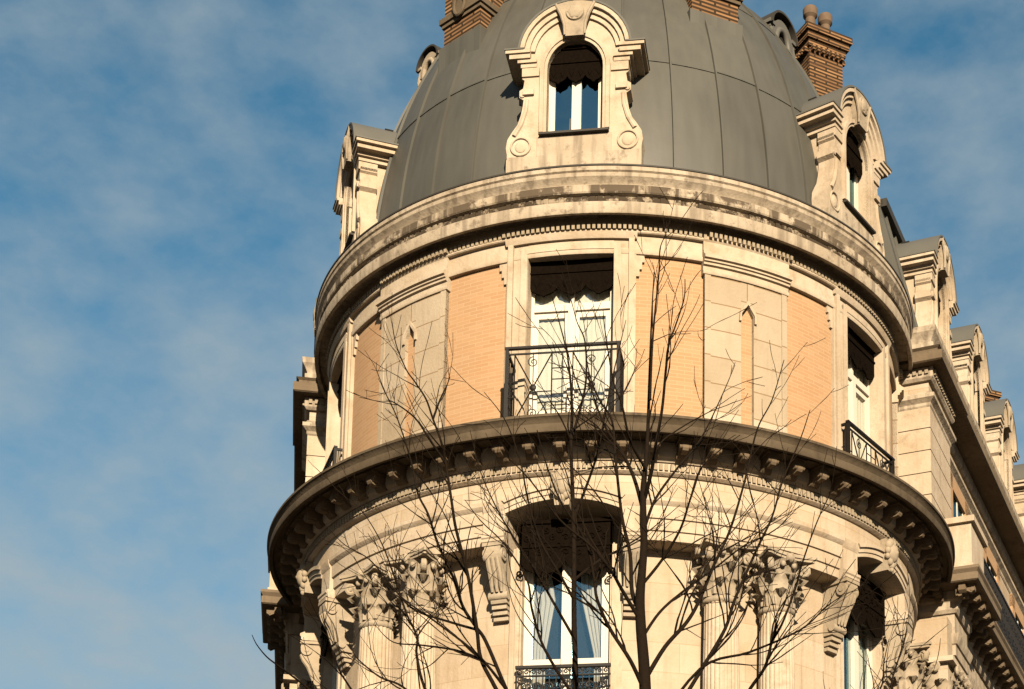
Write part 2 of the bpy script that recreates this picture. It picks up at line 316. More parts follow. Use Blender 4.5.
# ---------------------------------------------------------------- ground
def sheet(name, pts, z, m, kind='structure'):
    b = MB(); b.add([(x, y, z) for x, y in pts], [tuple(range(len(pts)))]); o = b.build(name, m, smooth=0, recalc=False); o['kind'] = kind; return o
sheet('ground', [(-1500, -1500), (1500, -1500), (1500, 1500), (-1500, 1500)], 0.0, M['earth'])
sheet('road', [(-90, -22), (90, -22), (90, -8.5), (-90, -8.5)], 0.004, M['asphalt'])
pv = MB()
pv.add([(-90, -8.5, 0), (90, -8.5, 0), (90, 60, 0), (-90, 60, 0), (-90, -8.5, .13), (90, -8.5, .13), (90, 60, .13), (-90, 60, .13)], [(0, 1, 5, 4), (1, 2, 6, 5), (2, 3, 7, 6), (3, 0, 4, 7), (4, 5, 6, 7)])
o = pv.build('pavement', M['paving'], smooth=0); o['kind'] = 'structure'
pv = MB()
pv.add([(-90, -45, 0), (90, -45, 0), (90, -22, 0), (-90, -22, 0), (-90, -45, .13), (90, -45, .13), (90, -22, .13), (-90, -22, .13)], [(0, 1, 5, 4), (1, 2, 6, 5), (2, 3, 7, 6), (3, 0, 4, 7), (4, 5, 6, 7)])
o = pv.build('pavement', M['paving'], smooth=0); o['kind'] = 'structure'
rm = MB()
for k in range(-12, 13): rm.add([(k * 6 - 1.5, -15.32, .008), (k * 6 + 1.5, -15.32, .008), (k * 6 + 1.5, -15.2, .008), (k * 6 - 1.5, -15.2, .008)], [(0, 1, 2, 3)])
o = rm.build('road_markings', M['paint'], smooth=0, recalc=False); o['kind'] = 'structure'

# ================================================================= BUILDING
BLD = bpy.data.objects.new('corner_building', None); COL.objects.link(BLD)
tag(BLD, 'pale stone corner building with a round tower under a grey zinc dome', 'building')
C0, PER = -7.6, 63.4
WIN = [C0 - PER, C0, C0 + PER]
PIL = [C0 - PER / 2, C0 + PER / 2]
A0, A1 = -112, 118                                        # visible arc of the tower

# ---- core
b = MB(); lathe(b, [(0.01, 0), (4.5, 0), (4.5, 18.3), (0.01, 18.3)], 64); b.build('inner_wall', M['dark'], BLD)

# ---- dome
RB, DH = 4.85, 7.0
def domeR(z): t = min(max((z - 18.4) / DH, 0), 1); return RB * (1 - t ** 1.85) ** 0.415
b = MB()
zs = [18.2] + [18.4 + DH * math.sin(PI / 2 * i / 34) for i in range(35)]
lathe(b, [(domeR(z) + 0.001, z) for z in zs], 108)
for k in range(36):                                      # standing seams
    a = 1.2 + 10 * k
    for i in range(len(zs) - 5):
        z0, z1 = zs[i], zs[i + 1]; r0, r1 = domeR(z0), domeR(z1); h0 = math.degrees(.022 / max(r0, .3)); h1 = math.degrees(.022 / max(r1, .3))
        vs = [pol(a - h0, r0 - .02, z0), pol(a - h0 * .6, r0 + .04, z0), pol(a + h0 * .6, r0 + .04, z0), pol(a + h0, r0 - .02, z0),
              pol(a - h1, r1 - .02, z1), pol(a - h1 * .6, r1 + .04, z1), pol(a + h1 * .6, r1 + .04, z1), pol(a + h1, r1 - .02, z1)]
        b.add(vs, [(0, 1, 5, 4), (1, 2, 6, 5), (2, 3, 7, 6)])
for zz in (21.1, 23.3):                                  # horizontal lap joints
    r = domeR(zz); r2 = domeR(zz + .05)
    for k in range(36):
        dz = random.uniform(-.035, .035)
        r = domeR(zz + dz); r2 = domeR(zz + dz + .05)
        sweep(b, [(r - .03, zz + dz - .012), (r + .018, zz + dz - .012), (r2 + .012, zz + dz + .05), (r2 - .03, zz + dz + .05)], 1.2 + 10 * k + .3, 11.2 + 10 * k - .3, 3)
dome = b.build('dome', M['zinc'], BLD, smooth=30)

# ---- upper cornice (z 17.55 - 18.5)
b = MB()
sweep(b, [(4.5, 17.80), (5.37, 17.80), (5.39, 17.705), (5.45, 17.70), (5.46, 17.72), (5.46, 17.89), (5.41, 17.90), (5.33, 17.93), (5.33, 18.04), (5.40, 18.06), (5.42, 18.08), (5.42, 18.20), (5.37, 18.215), (5.37, 18.24), (5.40, 18.28),
          (5.45, 18.33), (5.46, 18.38), (5.44, 18.40), (5.47, 18.42), (5.47, 18.49), (5.40, 18.50), (4.5, 18.48)], A0, A1, 1.4)
upc = b.build('upper_cornice', M['gutter'], BLD, smooth=28)
b = MB(); sweep(b, [(5.3, 17.925), (5.345, 17.925), (5.365, 17.98), (5.35, 18.045), (5.3, 18.045)], A0, A1, 1.4)
for k in range(int((A1 - A0) / 1.3)):
    a = A0 + 1.3 * k
    if random.random() < .7: polbox(b, a, a + .8, 5.34, 5.385, 17.94, 18.03, 2)
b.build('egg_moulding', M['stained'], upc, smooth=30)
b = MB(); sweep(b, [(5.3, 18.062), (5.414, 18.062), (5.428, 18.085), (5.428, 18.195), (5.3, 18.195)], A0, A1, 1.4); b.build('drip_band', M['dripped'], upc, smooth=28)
b = MB(); sweep(b, [(5.3, 18.49), (5.485, 18.49), (5.485, 18.515), (5.3, 18.53)], A0, A1, 1.4); b.build('gutter_edge', M['lead'], upc)
b = MB(); sweep(b, [(4.5, 17.53), (5.16, 17.53), (5.17, 17.56), (5.17, 17.80), (4.5, 17.80)], A0, A1, 1.6)
for k in range(int((A1 - A0) / .88)):
    a = A0 + .88 * k
    up = 0.0
    for p in PIL + [PIL[1] + PER, PIL[0] - PER]:
        if abs(a - p) < 8.4: up = .055
    for p in WIN:
        if abs(a - p) < 12: up = .03
    polbox(b, a, a + .52, 5.15, 5.225 + up, 17.565, 17.65, 2)
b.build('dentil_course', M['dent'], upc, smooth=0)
b = MB(); sweep(b, [(4.5, 17.525), (5.20, 17.525), (5.215, 17.54), (5.215, 17.565), (4.5, 17.565)], A0, A1, 1.6)
b.build('bed_moulding', M['stone'], upc)

# ---- upper storey: frieze, brick, pilasters, window surrounds
b = MB()
sweep(b, [(4.5, 17.2), (5.155, 17.2), (5.165, 17.22), (5.165, 17.27), (5.14, 17.29), (5.14, 17.535), (4.5, 17.535)], A0, A1, 1.6)
b.build('frieze', M['stone'], BLD)
SUR0, SUR1, PH = 7.55, 11.45, 8.15                       # opening half angle, surround half angle, pilaster half angle
def brick_panel():
    b = MB()
    polbox(b, SUR1 - C0 + C0 - .2, PER / 2 - PH + .2, 4.5, 5.085, 13.9, 17.21, 1.5)
    return b
pan = []
bp = brick_panel().build('brick_panel', M['pale_brick'], BLD); bp.rotation_euler = (0, 0, rad(C0)); pan.append(bp)
# mirrored panel
b = MB(); polbox(b, -(PER / 2 - PH + .2), -(SUR1 - .2), 4.5, 5.085, 13.9, 17.21, 1.5)
bpm = b.build('brick_panel', M['pale_brick'], BLD); bpm.rotation_euler = (0, 0, rad(C0))
for c in (C0 - PER, C0 + PER): copy_part(bp, c); copy_part(bpm, c)
# stone ears: stepped corners at the head of each brick panel
def surround():
    b = MB()
    for s in (-1, 1):
        a, c = sorted((s * SUR0, s * SUR1))
        polbox(b, a, c, 4.62, 5.15, 13.9, 17.3, 1.3)
        a, c = sorted((s * (SUR0 + .05), s * (SUR0 + 1.25))); polbox(b, a, c, 5.0, 5.175, 13.9, 17.25 + .10, 1.3)
        a, c = sorted((s * (SUR1 - 1.3), s * (SUR1 - .35))); polbox(b, a, c, 5.0, 5.195, 13.9, 17.5, 1.3)
        for k in range(3):                               # stepped ear
            w_ = 1.5 - .45 * k; z0 = 17.2 - .12 * (k + 1)
            a, c = sorted((s * SUR1, s * (SUR1 + w_))); polbox(b, a, c, 5.0, 5.13, z0, z0 + .125, 1.3)
    polbox(b, -SUR0, SUR0, 4.62, 5.15, 17.25, 17.42, 1.3)
    polbox(b, -SUR0 - 1.25, SUR0 + 1.25, 5.0, 5.175, 17.27, 17.37, 1.3)
    sweep(b, [(5.0, 17.44), (5.19, 17.44), (5.215, 17.49), (5.225, 17.53), (5.0, 17.53)], -SUR1 - .1, SUR1 + .1, 1.3)
    return b
def fwin():
    """tall double window behind the upper balcony, local frame"""
    root = MB(); o0, o1 = 4.80, 4.88
    for s in (-1, 1): box(root, *sorted((s * .70, s * .60)), o0, o1, 13.9, 17.3)
    box(root, -.60, .60, o0, o1 + .02, 16.40, 16.52); box(root, -.60, .60, o0, o1, 17.18, 17.3)
    box(root, -.055, .055, o0, o1 + .03, 13.9, 16.40)
    box(root, -.03, .03, o0, o1, 16.52, 17.18)
    for s in (-1, 1):
        for xa, xb in ((.055, .115), (.53, .60)): box(root, *sorted((s * xa, s * xb)), o0 + .01, o1 - .02, 13.9, 16.40)
        box(root, *sorted((s * .115, s * .53)), o0 + .01, o1 - .02, 16.30, 16.40); box(root, *sorted((s * .115, s * .53)), o0 + .01, o1 - .02, 13.9, 14.75)
    return root
def lambr(x0, x1, z0, z1, o, n, th=.03, drop=.13):
    b = MB(); pts = []
    m = n * 10
    for i in range(m + 1):
        u = i / m; x = x0 + (x1 - x0) * u; ph = (u * n) % 1
        s = abs(math.sin(PI * u * n))
        pts.append((x, z0 - drop * s ** .6 - .03 * (1 if .4 < ph < .6 else 0)))
    band(b, pts, [(x, z1) for x, _ in pts], o, o - th)
    for i in range(n * 2):
        x = x0 + (x1 - x0) * (i + .5) / (n * 2); prism(b, [(x - .035, z0 + .06), (x, z0 - .02), (x + .035, z0 + .06), (x, z0 + .14)], o, o + .012)
    box(b, x0, x1, o - .02, o + .03, z1 - .06, z1); box(b, x0, x1, o - .01, o + .02, z0 + .22, z0 + .25)
    return b
def folds(x0, x1, z0, z1, o, amp=.02, n=8):
    b = MB(); m = n * 6
    vs = []
    for z in (z0, z1):
        for i in range(m + 1):
            u = i / m; vs.append(fr0(x0 + (x1 - x0) * u, o + amp * math.sin(2 * PI * n * u) + amp * .4 * math.sin(2 * PI * n * 2.3 * u + 1), z))
    for z in (z0, z1):
        for i in range(m + 1):
            u = i / m; vs.append(fr0(x0 + (x1 - x0) * u, o - .008 + amp * math.sin(2 * PI * n * u) + amp * .4 * math.sin(2 * PI * n * 2.3 * u + 1), z))
    q = m + 1
    b.add(vs, [(i, i + 1, q + i + 1, q + i) for i in range(m)] + [(2 * q + i, 2 * q + i + 1, 3 * q + i + 1, 3 * q + i) for i in range(m)])
    return b
def pane(b, x0, x1, z0, z1, o): box(b, x0, x1, o - .006, o, z0, z1)
sur = surround().build('window_surround', M['stone'], BLD); sur.rotation_euler = (0, 0, rad(C0))
fw = fwin().build('tall_window', M['white'], BLD); fw.rotation_euler = (0, 0, rad(C0))
b = MB()
for s in (-1, 1):
    pane(b, *sorted((s * .115, s * .53)), 14.75, 16.30, 4.84); pane(b, *sorted((s * .03, s * .60)), 16.52, 17.18, 4.84)
b.build('pane', M['clear'], fw, smooth=0)
folds(-.6, .6, 13.95, 17.2, 4.80, .005, 12).build('curtain', M['curtain'], fw, smooth=60, recalc=False)
lambr(-.665, .665, 16.78, 17.245, 4.97, 3).build('lambrequin', M['lambrequin'], fw, smooth=0)
for c in (C0 - PER, C0 + PER): copy_part(sur, c); copy_part(fw, c)

def pilaster():
    b = MB()
    z0, z1 = 13.9, 17.02
    # slot with pointed head left open between two shaft halves
    sl = 1.25
    for s in (-1, 1): polbox(b, *sorted((s * sl, s * PH)), 4.5, 5.165, z0, z1, 1.4)
    vs = []
    def hd(a): return 16.42 + .2 * (1 - abs(a) / sl)
    for a in (-sl, 0, sl): vs += [pol(a, 5.0, hd(a)), pol(a, 5.165, hd(a)), pol(a, 5.165, z1), pol(a, 5.0, z1)]
    ua = [rad(a) * 5.3 for a in (-sl, 0, sl)]
    fs, us = [], []
    for i in range(2):
        for j in range(4):
            j2 = (j + 1) % 4; fs.append((i * 4 + j, i * 4 + 4 + j, i * 4 + 4 + j2, i * 4 + j2)); us.append(tuple((rad(0), 0) if False else (ua[i + (k in (1, 2))], vs[q][2]) for k, q in enumerate(fs[-1])))
    b.add(vs, fs, us)
    polbox(b, -PH, -PH + 1.1, 5.0, 5.18, z0, z1, 1.4); polbox(b, PH - 1.1, PH, 5.0, 5.18, z0, z1, 1.4)
    return b
pl = pilaster().build('pilaster', M['block'], BLD); pl.rotation_euler = (0, 0, rad(PIL[0]))
b = MB()
sweep(b, [(4.5, 16.98), (5.19, 16.98), (5.20, 17.0), (5.20, 17.03), (5.185, 17.04), (5.185, 17.11), (5.225, 17.12), (5.225, 17.155), (5.255, 17.165), (5.255, 17.195), (5.295, 17.205), (5.295, 17.255), (5.26, 17.275), (5.24, 17.30), (5.215, 17.32), (5.215, 17.36), (5.20, 17.37), (5.20, 17.52), (5.225, 17.55), (5.225, 17.595), (4.5, 17.595)], -PH - .35, PH + .35, 1.3)
b.build('capital', M['stone'], pl, smooth=28)
b = MB(); polbox(b, -1.3, 1.3, 4.6, 5.10, 13.9, 16.9, 1.3); b.build('slot', M['pale_brick'], pl)
b = MB(); band(b, [(-.155, 16.3), (-.14, 16.47), (0, 16.68), (.14, 16.47), (.155, 16.3)], [(-.115, 16.3), (-.115, 16.43), (0, 16.60), (.115, 16.43), (.115, 16.3)], 5.1, 5.20)
b.build('slot_hood', M['stone'], pl)
for p in (PIL[1], PIL[1] + PER, PIL[0] - PER): copy_part(pl, p)

# ---- balcony railings on the lower cornice
def railing(xh, of, ob, z0, z1, t=.022):
    b = MB()
    def bar(p, q, th=t * .5): tube(b, [fr0(*p), fr0(*q)], th, 6)
    def square(x, o, th): box(b, x - th, x + th, o - th, o + th, z0, z1)
    for s in (-1, 1):
        square(s * xh, of, .026); box(b, s * xh - .016, s * xh + .016, ob, of, z1 - .03, z1 + .012); box(b, s * xh - .012, s * xh + .012, ob, of, z0 + .06, z0 + .09)
        n = max(2, int((of - ob) / .11))
        for i in range(n): o_ = ob + (of - ob) * (i + .5) / n; bar((s * xh, o_, z0), (s * xh, o_, z1), .011)
        for zz in (.35, .65): bar((s * xh, ob, z0 + (z1 - z0) * zz), (s * xh, of, z0 + (z1 - z0) * zz), .01)
    box(b, -xh - .035, xh + .035, of - .03, of + .03, z1, z1 + .035)
    for zz in (z0 + .07, z1 - .09): box(b, -xh, xh, of - .012, of + .012, zz, zz + .022)
    za, zb = z0 + .09, z1 - .09; zm = (za + zb) / 2
    for s in (-1, 1):
        xa, xb = s * (xh - .12), s * .16; xm = (xa + xb) / 2
        for q in (xa, xb): bar((q, of, za), (q, of, zb), .011)
        bar((xa, of, zb), (xb, of, za)); bar((xa, of, za), (xb, of, zb)); bar((xm, of, za), (xm, of, zb), .008)
        blob(b, (xm, of, zm), (.055, .03, .055), nu=10, nv=6)
        bar((xb, of, zm - .07), (xm, of, zm - .07), .009); bar((s * xh, of, zm + .1), (xa, of, zm + .1), .009); bar((s * xh, of, zm - .15), (xa, of, zm - .15), .009)
        scroll(b, xm, za + .13, .09, of, .008, a0=PI / 2 * s, sgn=s); scroll(b, xm, zb - .13, .09, of, .008, a0=-PI / 2 * s, sgn=-s)
    for zz in (-.3, -.12, .12, .3): bar((-.16, of, zm + zz), (.16, of, zm + zz), .009)
    bar((0, of, za), (0, of, zb), .009)
    return b
rl = railing(.85, 5.70, 5.05, 14.06, 15.33).build('balcony_railing', M['iron'], BLD, smooth=30); rl.rotation_euler = (0, 0, rad(C0))
rl2 = railing(.80, 5.25, 5.05, 14.06, 15.17).build('balcony_railing', M['iron'], BLD, smooth=30); rl2.rotation_euler = (0, 0, rad(C0 + PER - 1.2)); copy_part(rl2, C0 - PER + 1.2)

# ---- lower cornice (z 13.4 - 14.05) with modillions
b = MB()
sweep(b, [(4.5, 13.86), (6.0, 13.86), (6.02, 13.785), (6.08, 13.78), (6.09, 13.80), (6.09, 13.90), (6.06, 13.92), (6.08, 13.95), (6.11, 13.99), (6.13, 14.0), (6.13, 14.04), (6.08, 14.055), (4.5, 14.07)], A0, A1, 1.4)
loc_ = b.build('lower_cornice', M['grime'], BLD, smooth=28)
b = MB()
sweep(b, [(4.5, 13.58), (5.53, 13.58), (5.56, 13.62), (5.60, 13.64), (5.61, 13.66), (5.61, 13.87), (4.5, 13.87)], A0, A1, 1.6)
sweep(b, [(4.5, 13.40), (5.445, 13.40), (5.48, 13.42), (5.50, 13.435), (5.50, 13.585), (4.5, 13.585)], A0, A1, 1.6)
b.build('bed_moulding', M['stone'], loc_, smooth=28)
b = MB()
for k in range(int((A1 - A0) / .86)):
    a = A0 + .86 * k; polbox(b, a, a + .56, 5.46, 5.53, 13.455, 13.55, 2)
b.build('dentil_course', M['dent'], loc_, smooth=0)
md = MB()
prof = [(5.55, 13.865), (5.55, 13.62), (5.60, 13.585), (5.65, 13.60), (5.69, 13.645), (5.73, 13.675), (5.78, 13.675), (5.82, 13.665), (5.855, 13.68), (5.87, 13.71), (5.87, 13.78), (5.88, 13.80), (5.88, 13.865)]
prism_side(md, prof, -.08, .08)
prism_side(md, [(5.55, 13.865), (5.55, 13.805), (5.91, 13.805), (5.91, 13.865)], -.10, .10)
prism_side(md, [(5.66, 13.72), (5.68, 13.645), (5.73, 13.632), (5.79, 13.625), (5.86, 13.635), (5.885, 13.67), (5.885, 13.74), (5.83, 13.77)], -.045, .045)
tube(md, [fr0(-.09, 5.835, 13.71), fr0(.09, 5.835, 13.71)], .045, 12); tube(md, [fr0(-.09, 5.61, 13.64), fr0(.09, 5.61, 13.64)], .05, 12)
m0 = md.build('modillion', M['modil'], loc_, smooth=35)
k0 = 6.26 - 4.615 * 22
ms = [k0 + 4.615 * k for k in range(46)]
m0.rotation_euler = (0, 0, rad(ms[0]))
for a in ms[1:]:
    c = m0.copy(); COL.objects.link(c); c.parent = loc_; c.rotation_euler = (0, 0, rad(a))
# coffers between the modillions
b = MB(); polbox(b, 1.25, 3.35, 5.70, 5.90, 13.835, 13.87, 2)
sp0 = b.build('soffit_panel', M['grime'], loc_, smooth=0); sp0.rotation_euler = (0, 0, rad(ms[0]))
for a in ms[1:]:
    c = sp0.copy(); COL.objects.link(c); c.parent = loc_; c.rotation_euler = (0, 0, rad(a))

# ---- lower entablature: frieze and three-step architrave, broken by the window arches
AH, AJ = 9.4, 13.2                                       # arch half angle, impost half angle
def arch_z(a): return 12.85 + .17 * (1 - (a / AH) ** 2)
fz = MB(); sweep(fz, [(4.5, 13.05), (5.42, 13.05), (5.43, 13.08), (5.415, 13.11), (5.415, 13.41), (4.5, 13.41)], A0, A1, 1.6)
for c in WIN:
    n = 24; vs = []; us = []
    for i in range(n + 1):
        a = -AH + 2 * AH * i / n; vs += [pol(c + a, 4.7, arch_z(a)), pol(c + a, 5.42, arch_z(a)), pol(c + a, 5.42, 13.06), pol(c + a, 4.7, 13.06)]
    fz.add(vs, [(i * 4 + j, i * 4 + 4 + j, i * 4 + 4 + (j + 1) % 4, i * 4 + (j + 1) % 4) for i in range(n) for j in range(4)])
fz.build('lower_frieze', M['ashlar'], BLD, smooth=30)
arp = [(4.5, 12.42), (5.33, 12.42), (5.335, 12.56), (5.365, 12.565), (5.37, 12.74), (5.40, 12.745), (5.405, 12.94), (5.43, 12.96), (5.46, 13.0), (5.465, 13.055), (4.5, 13.055)]
edges = [A0] + [x for c in WIN for x in (c - AJ, c + AJ)] + [A1]
for i in range(0, len(edges), 2): b = MB(); sweep(b, arp, edges[i], edges[i + 1], 1.6); b.build('architrave', M['stone'], BLD, smooth=28)
# window arch: archivolt + imposts (one per bay)
def arch():
    b = MB(); n = 24
    for d0, d1, R in ((0.0, .07, 5.445), (.07, .15, 5.465), (.15, .20, 5.50)):
        vs = []
        for i in range(n + 1):
            a = -AH + 2 * AH * i / n; ex = 1 + d1 / 3
            vs += [pol(a * 1.0, 5.3, arch_z(a) + d0), pol(a, R, arch_z(a) + d0), pol(a * (1 + d1 * .25), R, arch_z(a) + d1), pol(a * (1 + d1 * .25), 5.3, arch_z(a) + d1)]
        b.add(vs, [(i * 4 + j, i * 4 + 4 + j, i * 4 + 4 + (j + 1) % 4, i * 4 + (j + 1) % 4) for i in range(n) for j in range(4)] + [(0, 1, 2, 3), (n * 4, n * 4 + 1, n * 4 + 2, n * 4 + 3)])
    for s in (-1, 1):
        sweep(b, [(4.6, 12.40), (5.44, 12.40), (5.47, 12.42), (5.47, 12.46), (5.49, 12.48), (5.49, 12.52), (5.43, 12.55), (5.43, 12.90), (5.45, 12.93), (5.47, 13.0), (5.475, 13.045), (4.6, 13.045)], *sorted((s * AH, s * AJ)), 1.3)
    return b
ar = arch().build('window_arch', M['stone'], BLD, smooth=30); ar.rotation_euler = (0, 0, rad(C0))
# keystone with a carved bearded mask
def head_fn(d):
    x, o, z = d; s = 1.0
    s += .16 * math.exp(-((x / .16) ** 2 + ((z + .02) / .22) ** 2)) * (o > 0)      # nose
    s += .05 * math.exp(-((z - .38) / .12) ** 2) * (o > 0)                          # brow
    for e in (-.36, .36): s -= .10 * math.exp(-(((x - e) / .15) ** 2 + ((z - .18) / .1) ** 2)) * (o > 0)
    s -= .06 * math.exp(-((x / .3) ** 2 + ((z + .36) / .06) ** 2)) * (o > 0)        # mouth
    return s
b = MB(); prism(b, [(-.11, 12.88), (.11, 12.88), (.17, 13.40), (-.17, 13.40)], 5.2, 5.52)
blob(b, (0, 5.54, 13.18), (.13, .11, .17), nu=24, nv=18, fn=head_fn)
for x, z, r in ((-.1, 13.30, .07), (-.04, 13.35, .07), (.04, 13.35, .07), (.1, 13.30, .07), (-.13, 13.2, .055), (.13, 13.2, .055), (-.06, 13.03, .06), (.06, 13.03, .06), (0, 12.98, .06), (0, 12.91, .04), (-.14, 13.1, .045), (.14, 13.1, .045)):
    blob(b, (x, 5.535, z), (r, r, r * 1.15), nu=10, nv=7)
b.build('keystone', M['carved'], ar, smooth=50)
for c in (C0 - PER, C0 + PER): copy_part(ar, c)

# scroll consoles under the imposts
b = MB()
x0, x1 = -.13, .13
prism_side(b, [(4.9, 12.40), (5.44, 12.40), (5.46, 12.36), (5.47, 12.28), (5.45, 12.17), (5.38, 12.08), (5.31, 11.99), (5.245, 11.86), (5.21, 11.74), (5.19, 11.62), (5.15, 11.55), (4.9, 11.55)], x0, x1)
box(b, x0 - .035, x1 + .035, 4.9, 5.48, 12.345, 12.398)
tube(b, [fr0(x0 - .03, 5.365, 12.235), fr0(x1 + .03, 5.365, 12.235)], .10, 16); tube(b, [fr0(x0 - .025, 5.16, 11.66), fr0(x1 + .025, 5.16, 11.66)], .065, 14)
for s in (x0 - .03, x1 + .03): tube(b, [fr0(s - .012, 5.365, 12.235), fr0(s + .012, 5.365, 12.235)], .045, 10)
for dx in (-.075, 0, .075):
    tube(b, [fr0(dx, 5.46, 12.17), fr0(dx, 5.41, 12.07), fr0(dx, 5.33, 11.96), fr0(dx, 5.28, 11.84), fr0(dx, 5.24, 11.70)], [.03, .042, .042, .036, .02], 7)
for zz, oo in ((11.52, 5.14), (11.44, 5.10), (11.36, 5.06)): box(b, -.12, .12, 4.9, oo, zz - .055, zz)
CA = 11.35
cs = b.build('console', M['carved'], BLD, smooth=40); cs.rotation_euler = (0, 0, rad(C0 - CA))
for a in [C0 + CA] + [c + s * CA for c in (C0 - PER, C0 + PER) for s in (-1, 1)]: copy_part(cs, a)

# ---- lower wall and windows
b = MB(); edges = [A0] + [x for c in WIN for x in (c - 7.75, c + 7.75)] + [A1]
for i in range(0, len(edges), 2): polbox(b, edges[i], edges[i + 1], 4.5, 4.97, 8.3, 12.43, 1.6)
for c in WIN: polbox(b, c - 7.75, c + 7.75, 4.5, 4.97, 8.3, 9.35, 1.6)
b.build('lower_wall', M['ashlar'], BLD, smooth=30)
b = MB()
sweep(b, [(4.4, 0), (5.65, 0), (5.65, 0.9), (5.55, 1.0), (5.55, 7.6), (5.75, 7.75), (5.85, 7.9), (5.85, 8.1), (5.7, 8.2), (5.6, 8.32), (4.4, 8.32)], A0, A1, 1.6)
b.build('base_wall', M['ashlar'], BLD, smooth=30)
b = MB()
for s in (-1, 1):                                         # moulded jambs beside the lower window
    polbox(b, *sorted((s * 7.7, s * 9.9)), 4.6, 5.03, 9.3, 12.45, 1.2); polbox(b, *sorted((s * 8.0, s * 8.8)), 4.6, 5.06, 9.3, 12.45, 1.2)
polbox(b, -9.6, 9.6, 4.55, 4.74, 12.4, 13.06, 1.2)
lj = b.build('window_surround', M['stone'], BLD); lj.rotation_euler = (0, 0, rad(C0))
b = MB(); o0, o1 = 4.78, 4.86
for s in (-1, 1): box(b, *sorted((s * .70, s * .60)), o0, o1, 9.3, 12.5)
box(b, -.6, .6, o0, o1, 12.32, 12.5); box(b, -.075, .075, o0, o1 + .03, 9.3, 12.32)
for s in (-1, 1):
    box(b, *sorted((s * .53, s * .6)), o0, o1 - .02, 9.3, 12.32)
    for zz in (10.62, 9.3): box(b, *sorted((s * .075, s * .53)), o0, o1 - .02, zz, zz + .09)
    box(b, *sorted((s * .075, s * .53)), o0, o1 - .02, 12.24, 12.32)
lw = b.build('lower_window', M['white'], BLD); lw.rotation_euler = (0, 0, rad(C0))
b = MB()
for s in (-1, 1): pane(b, *sorted((s * .075, s * .53)), 9.3, 12.28, 4.82)
b.build('pane', M['glass'], lw, smooth=0)
b = MB()
def drape(poly_l, poly_r, n, o):                          # hanging cloth between two edge polylines
    vs = []; m = len(poly_l); q = n * 5
    for j in range(m):
        for i in range(q + 1):
            u = i / q; x = poly_l[j][0] + (poly_r[j][0] - poly_l[j][0]) * u; vs.append(fr0(x, o + .018 * math.sin(2 * PI * n * u), poly_l[j][1] + (poly_r[j][1] - poly_l[j][1]) * u))
    b.add(vs, [(j * (q + 1) + i, j * (q + 1) + i + 1, (j + 1) * (q + 1) + i + 1, (j + 1) * (q + 1) + i) for j in range(m - 1) for i in range(q)])
drape([(-.58, 12.3), (-.58, 11.6), (-.58, 10.9), (-.58, 9.4)], [(-.30, 12.3), (-.20, 11.7), (-.33, 10.9), (-.36, 9.4)], 5, 4.72)
drape([(.18, 12.3), (.20, 11.7), (.40, 10.8), (.42, 9.4)], [(.58, 12.3), (.58, 11.6), (.58, 10.9), (.58, 9.4)], 5, 4.72)
b.build('curtain', M['curtain'], lw, smooth=60, recalc=False)
lb = lambr(-.70, .70, 12.18, 12.84, 5.08, 2, .03, .20)
for s in (-1, 1): box(lb, *sorted((s * .70, s * .68)), 4.88, 5.08, 12.1, 12.84); scroll(lb, s * .70, 12.0, .07, 5.08, .015, a0=PI / 2, sgn=s)
for i in range(7):
    for j in range(4):
        x = -.6 + .2 * i + (.1 if j % 2 else 0)
        if x < .66: scroll(lb, x, 12.32 + .12 * j, .055, 5.09, .011, a0=random.uniform(0, 6), sgn=random.choice((-1, 1)), turns=1.2)
lb.build('lambrequin', M['lambrequin'], lw, smooth=30)
# wrought-iron guard in front of the lower window
b = MB(); zt = 10.50
box(b, -.72, .72, 5.10, 5.16, zt - .035, zt + .01); box(b, -.72, .72, 5.11, 5.15, zt - .16, zt - .14); box(b, -.72, .72, 5.11, 5.15, 9.40, 9.44)
for i in range(15): box(b, -.7 + .1 * i - .007, -.7 + .1 * i + .007, 5.12, 5.14, 9.4, zt)
for i in range(14):
    x = -.65 + .1 * i; scroll(b, x, zt - .09, .042, 5.13, .010, a0=0 if i % 2 else PI, sgn=1 if i % 2 else -1, turns=1.3)
for i in range(7):
    for zz, r in ((10.18, .11), (9.9, .13), (9.62, .11)):
        x = -.6 + .2 * i; scroll(b, x, zz, r, 5.13, .014, a0=PI * (i % 2), sgn=1 if i % 2 else -1, turns=1.5)
gd = b.build('window_guard', M['iron'], BLD, smooth=30); gd.rotation_euler = (0, 0, rad(C0))
for c in (C0 - PER, C0 + PER): copy_part(lj, c); copy_part(lw, c); copy_part(gd, c)

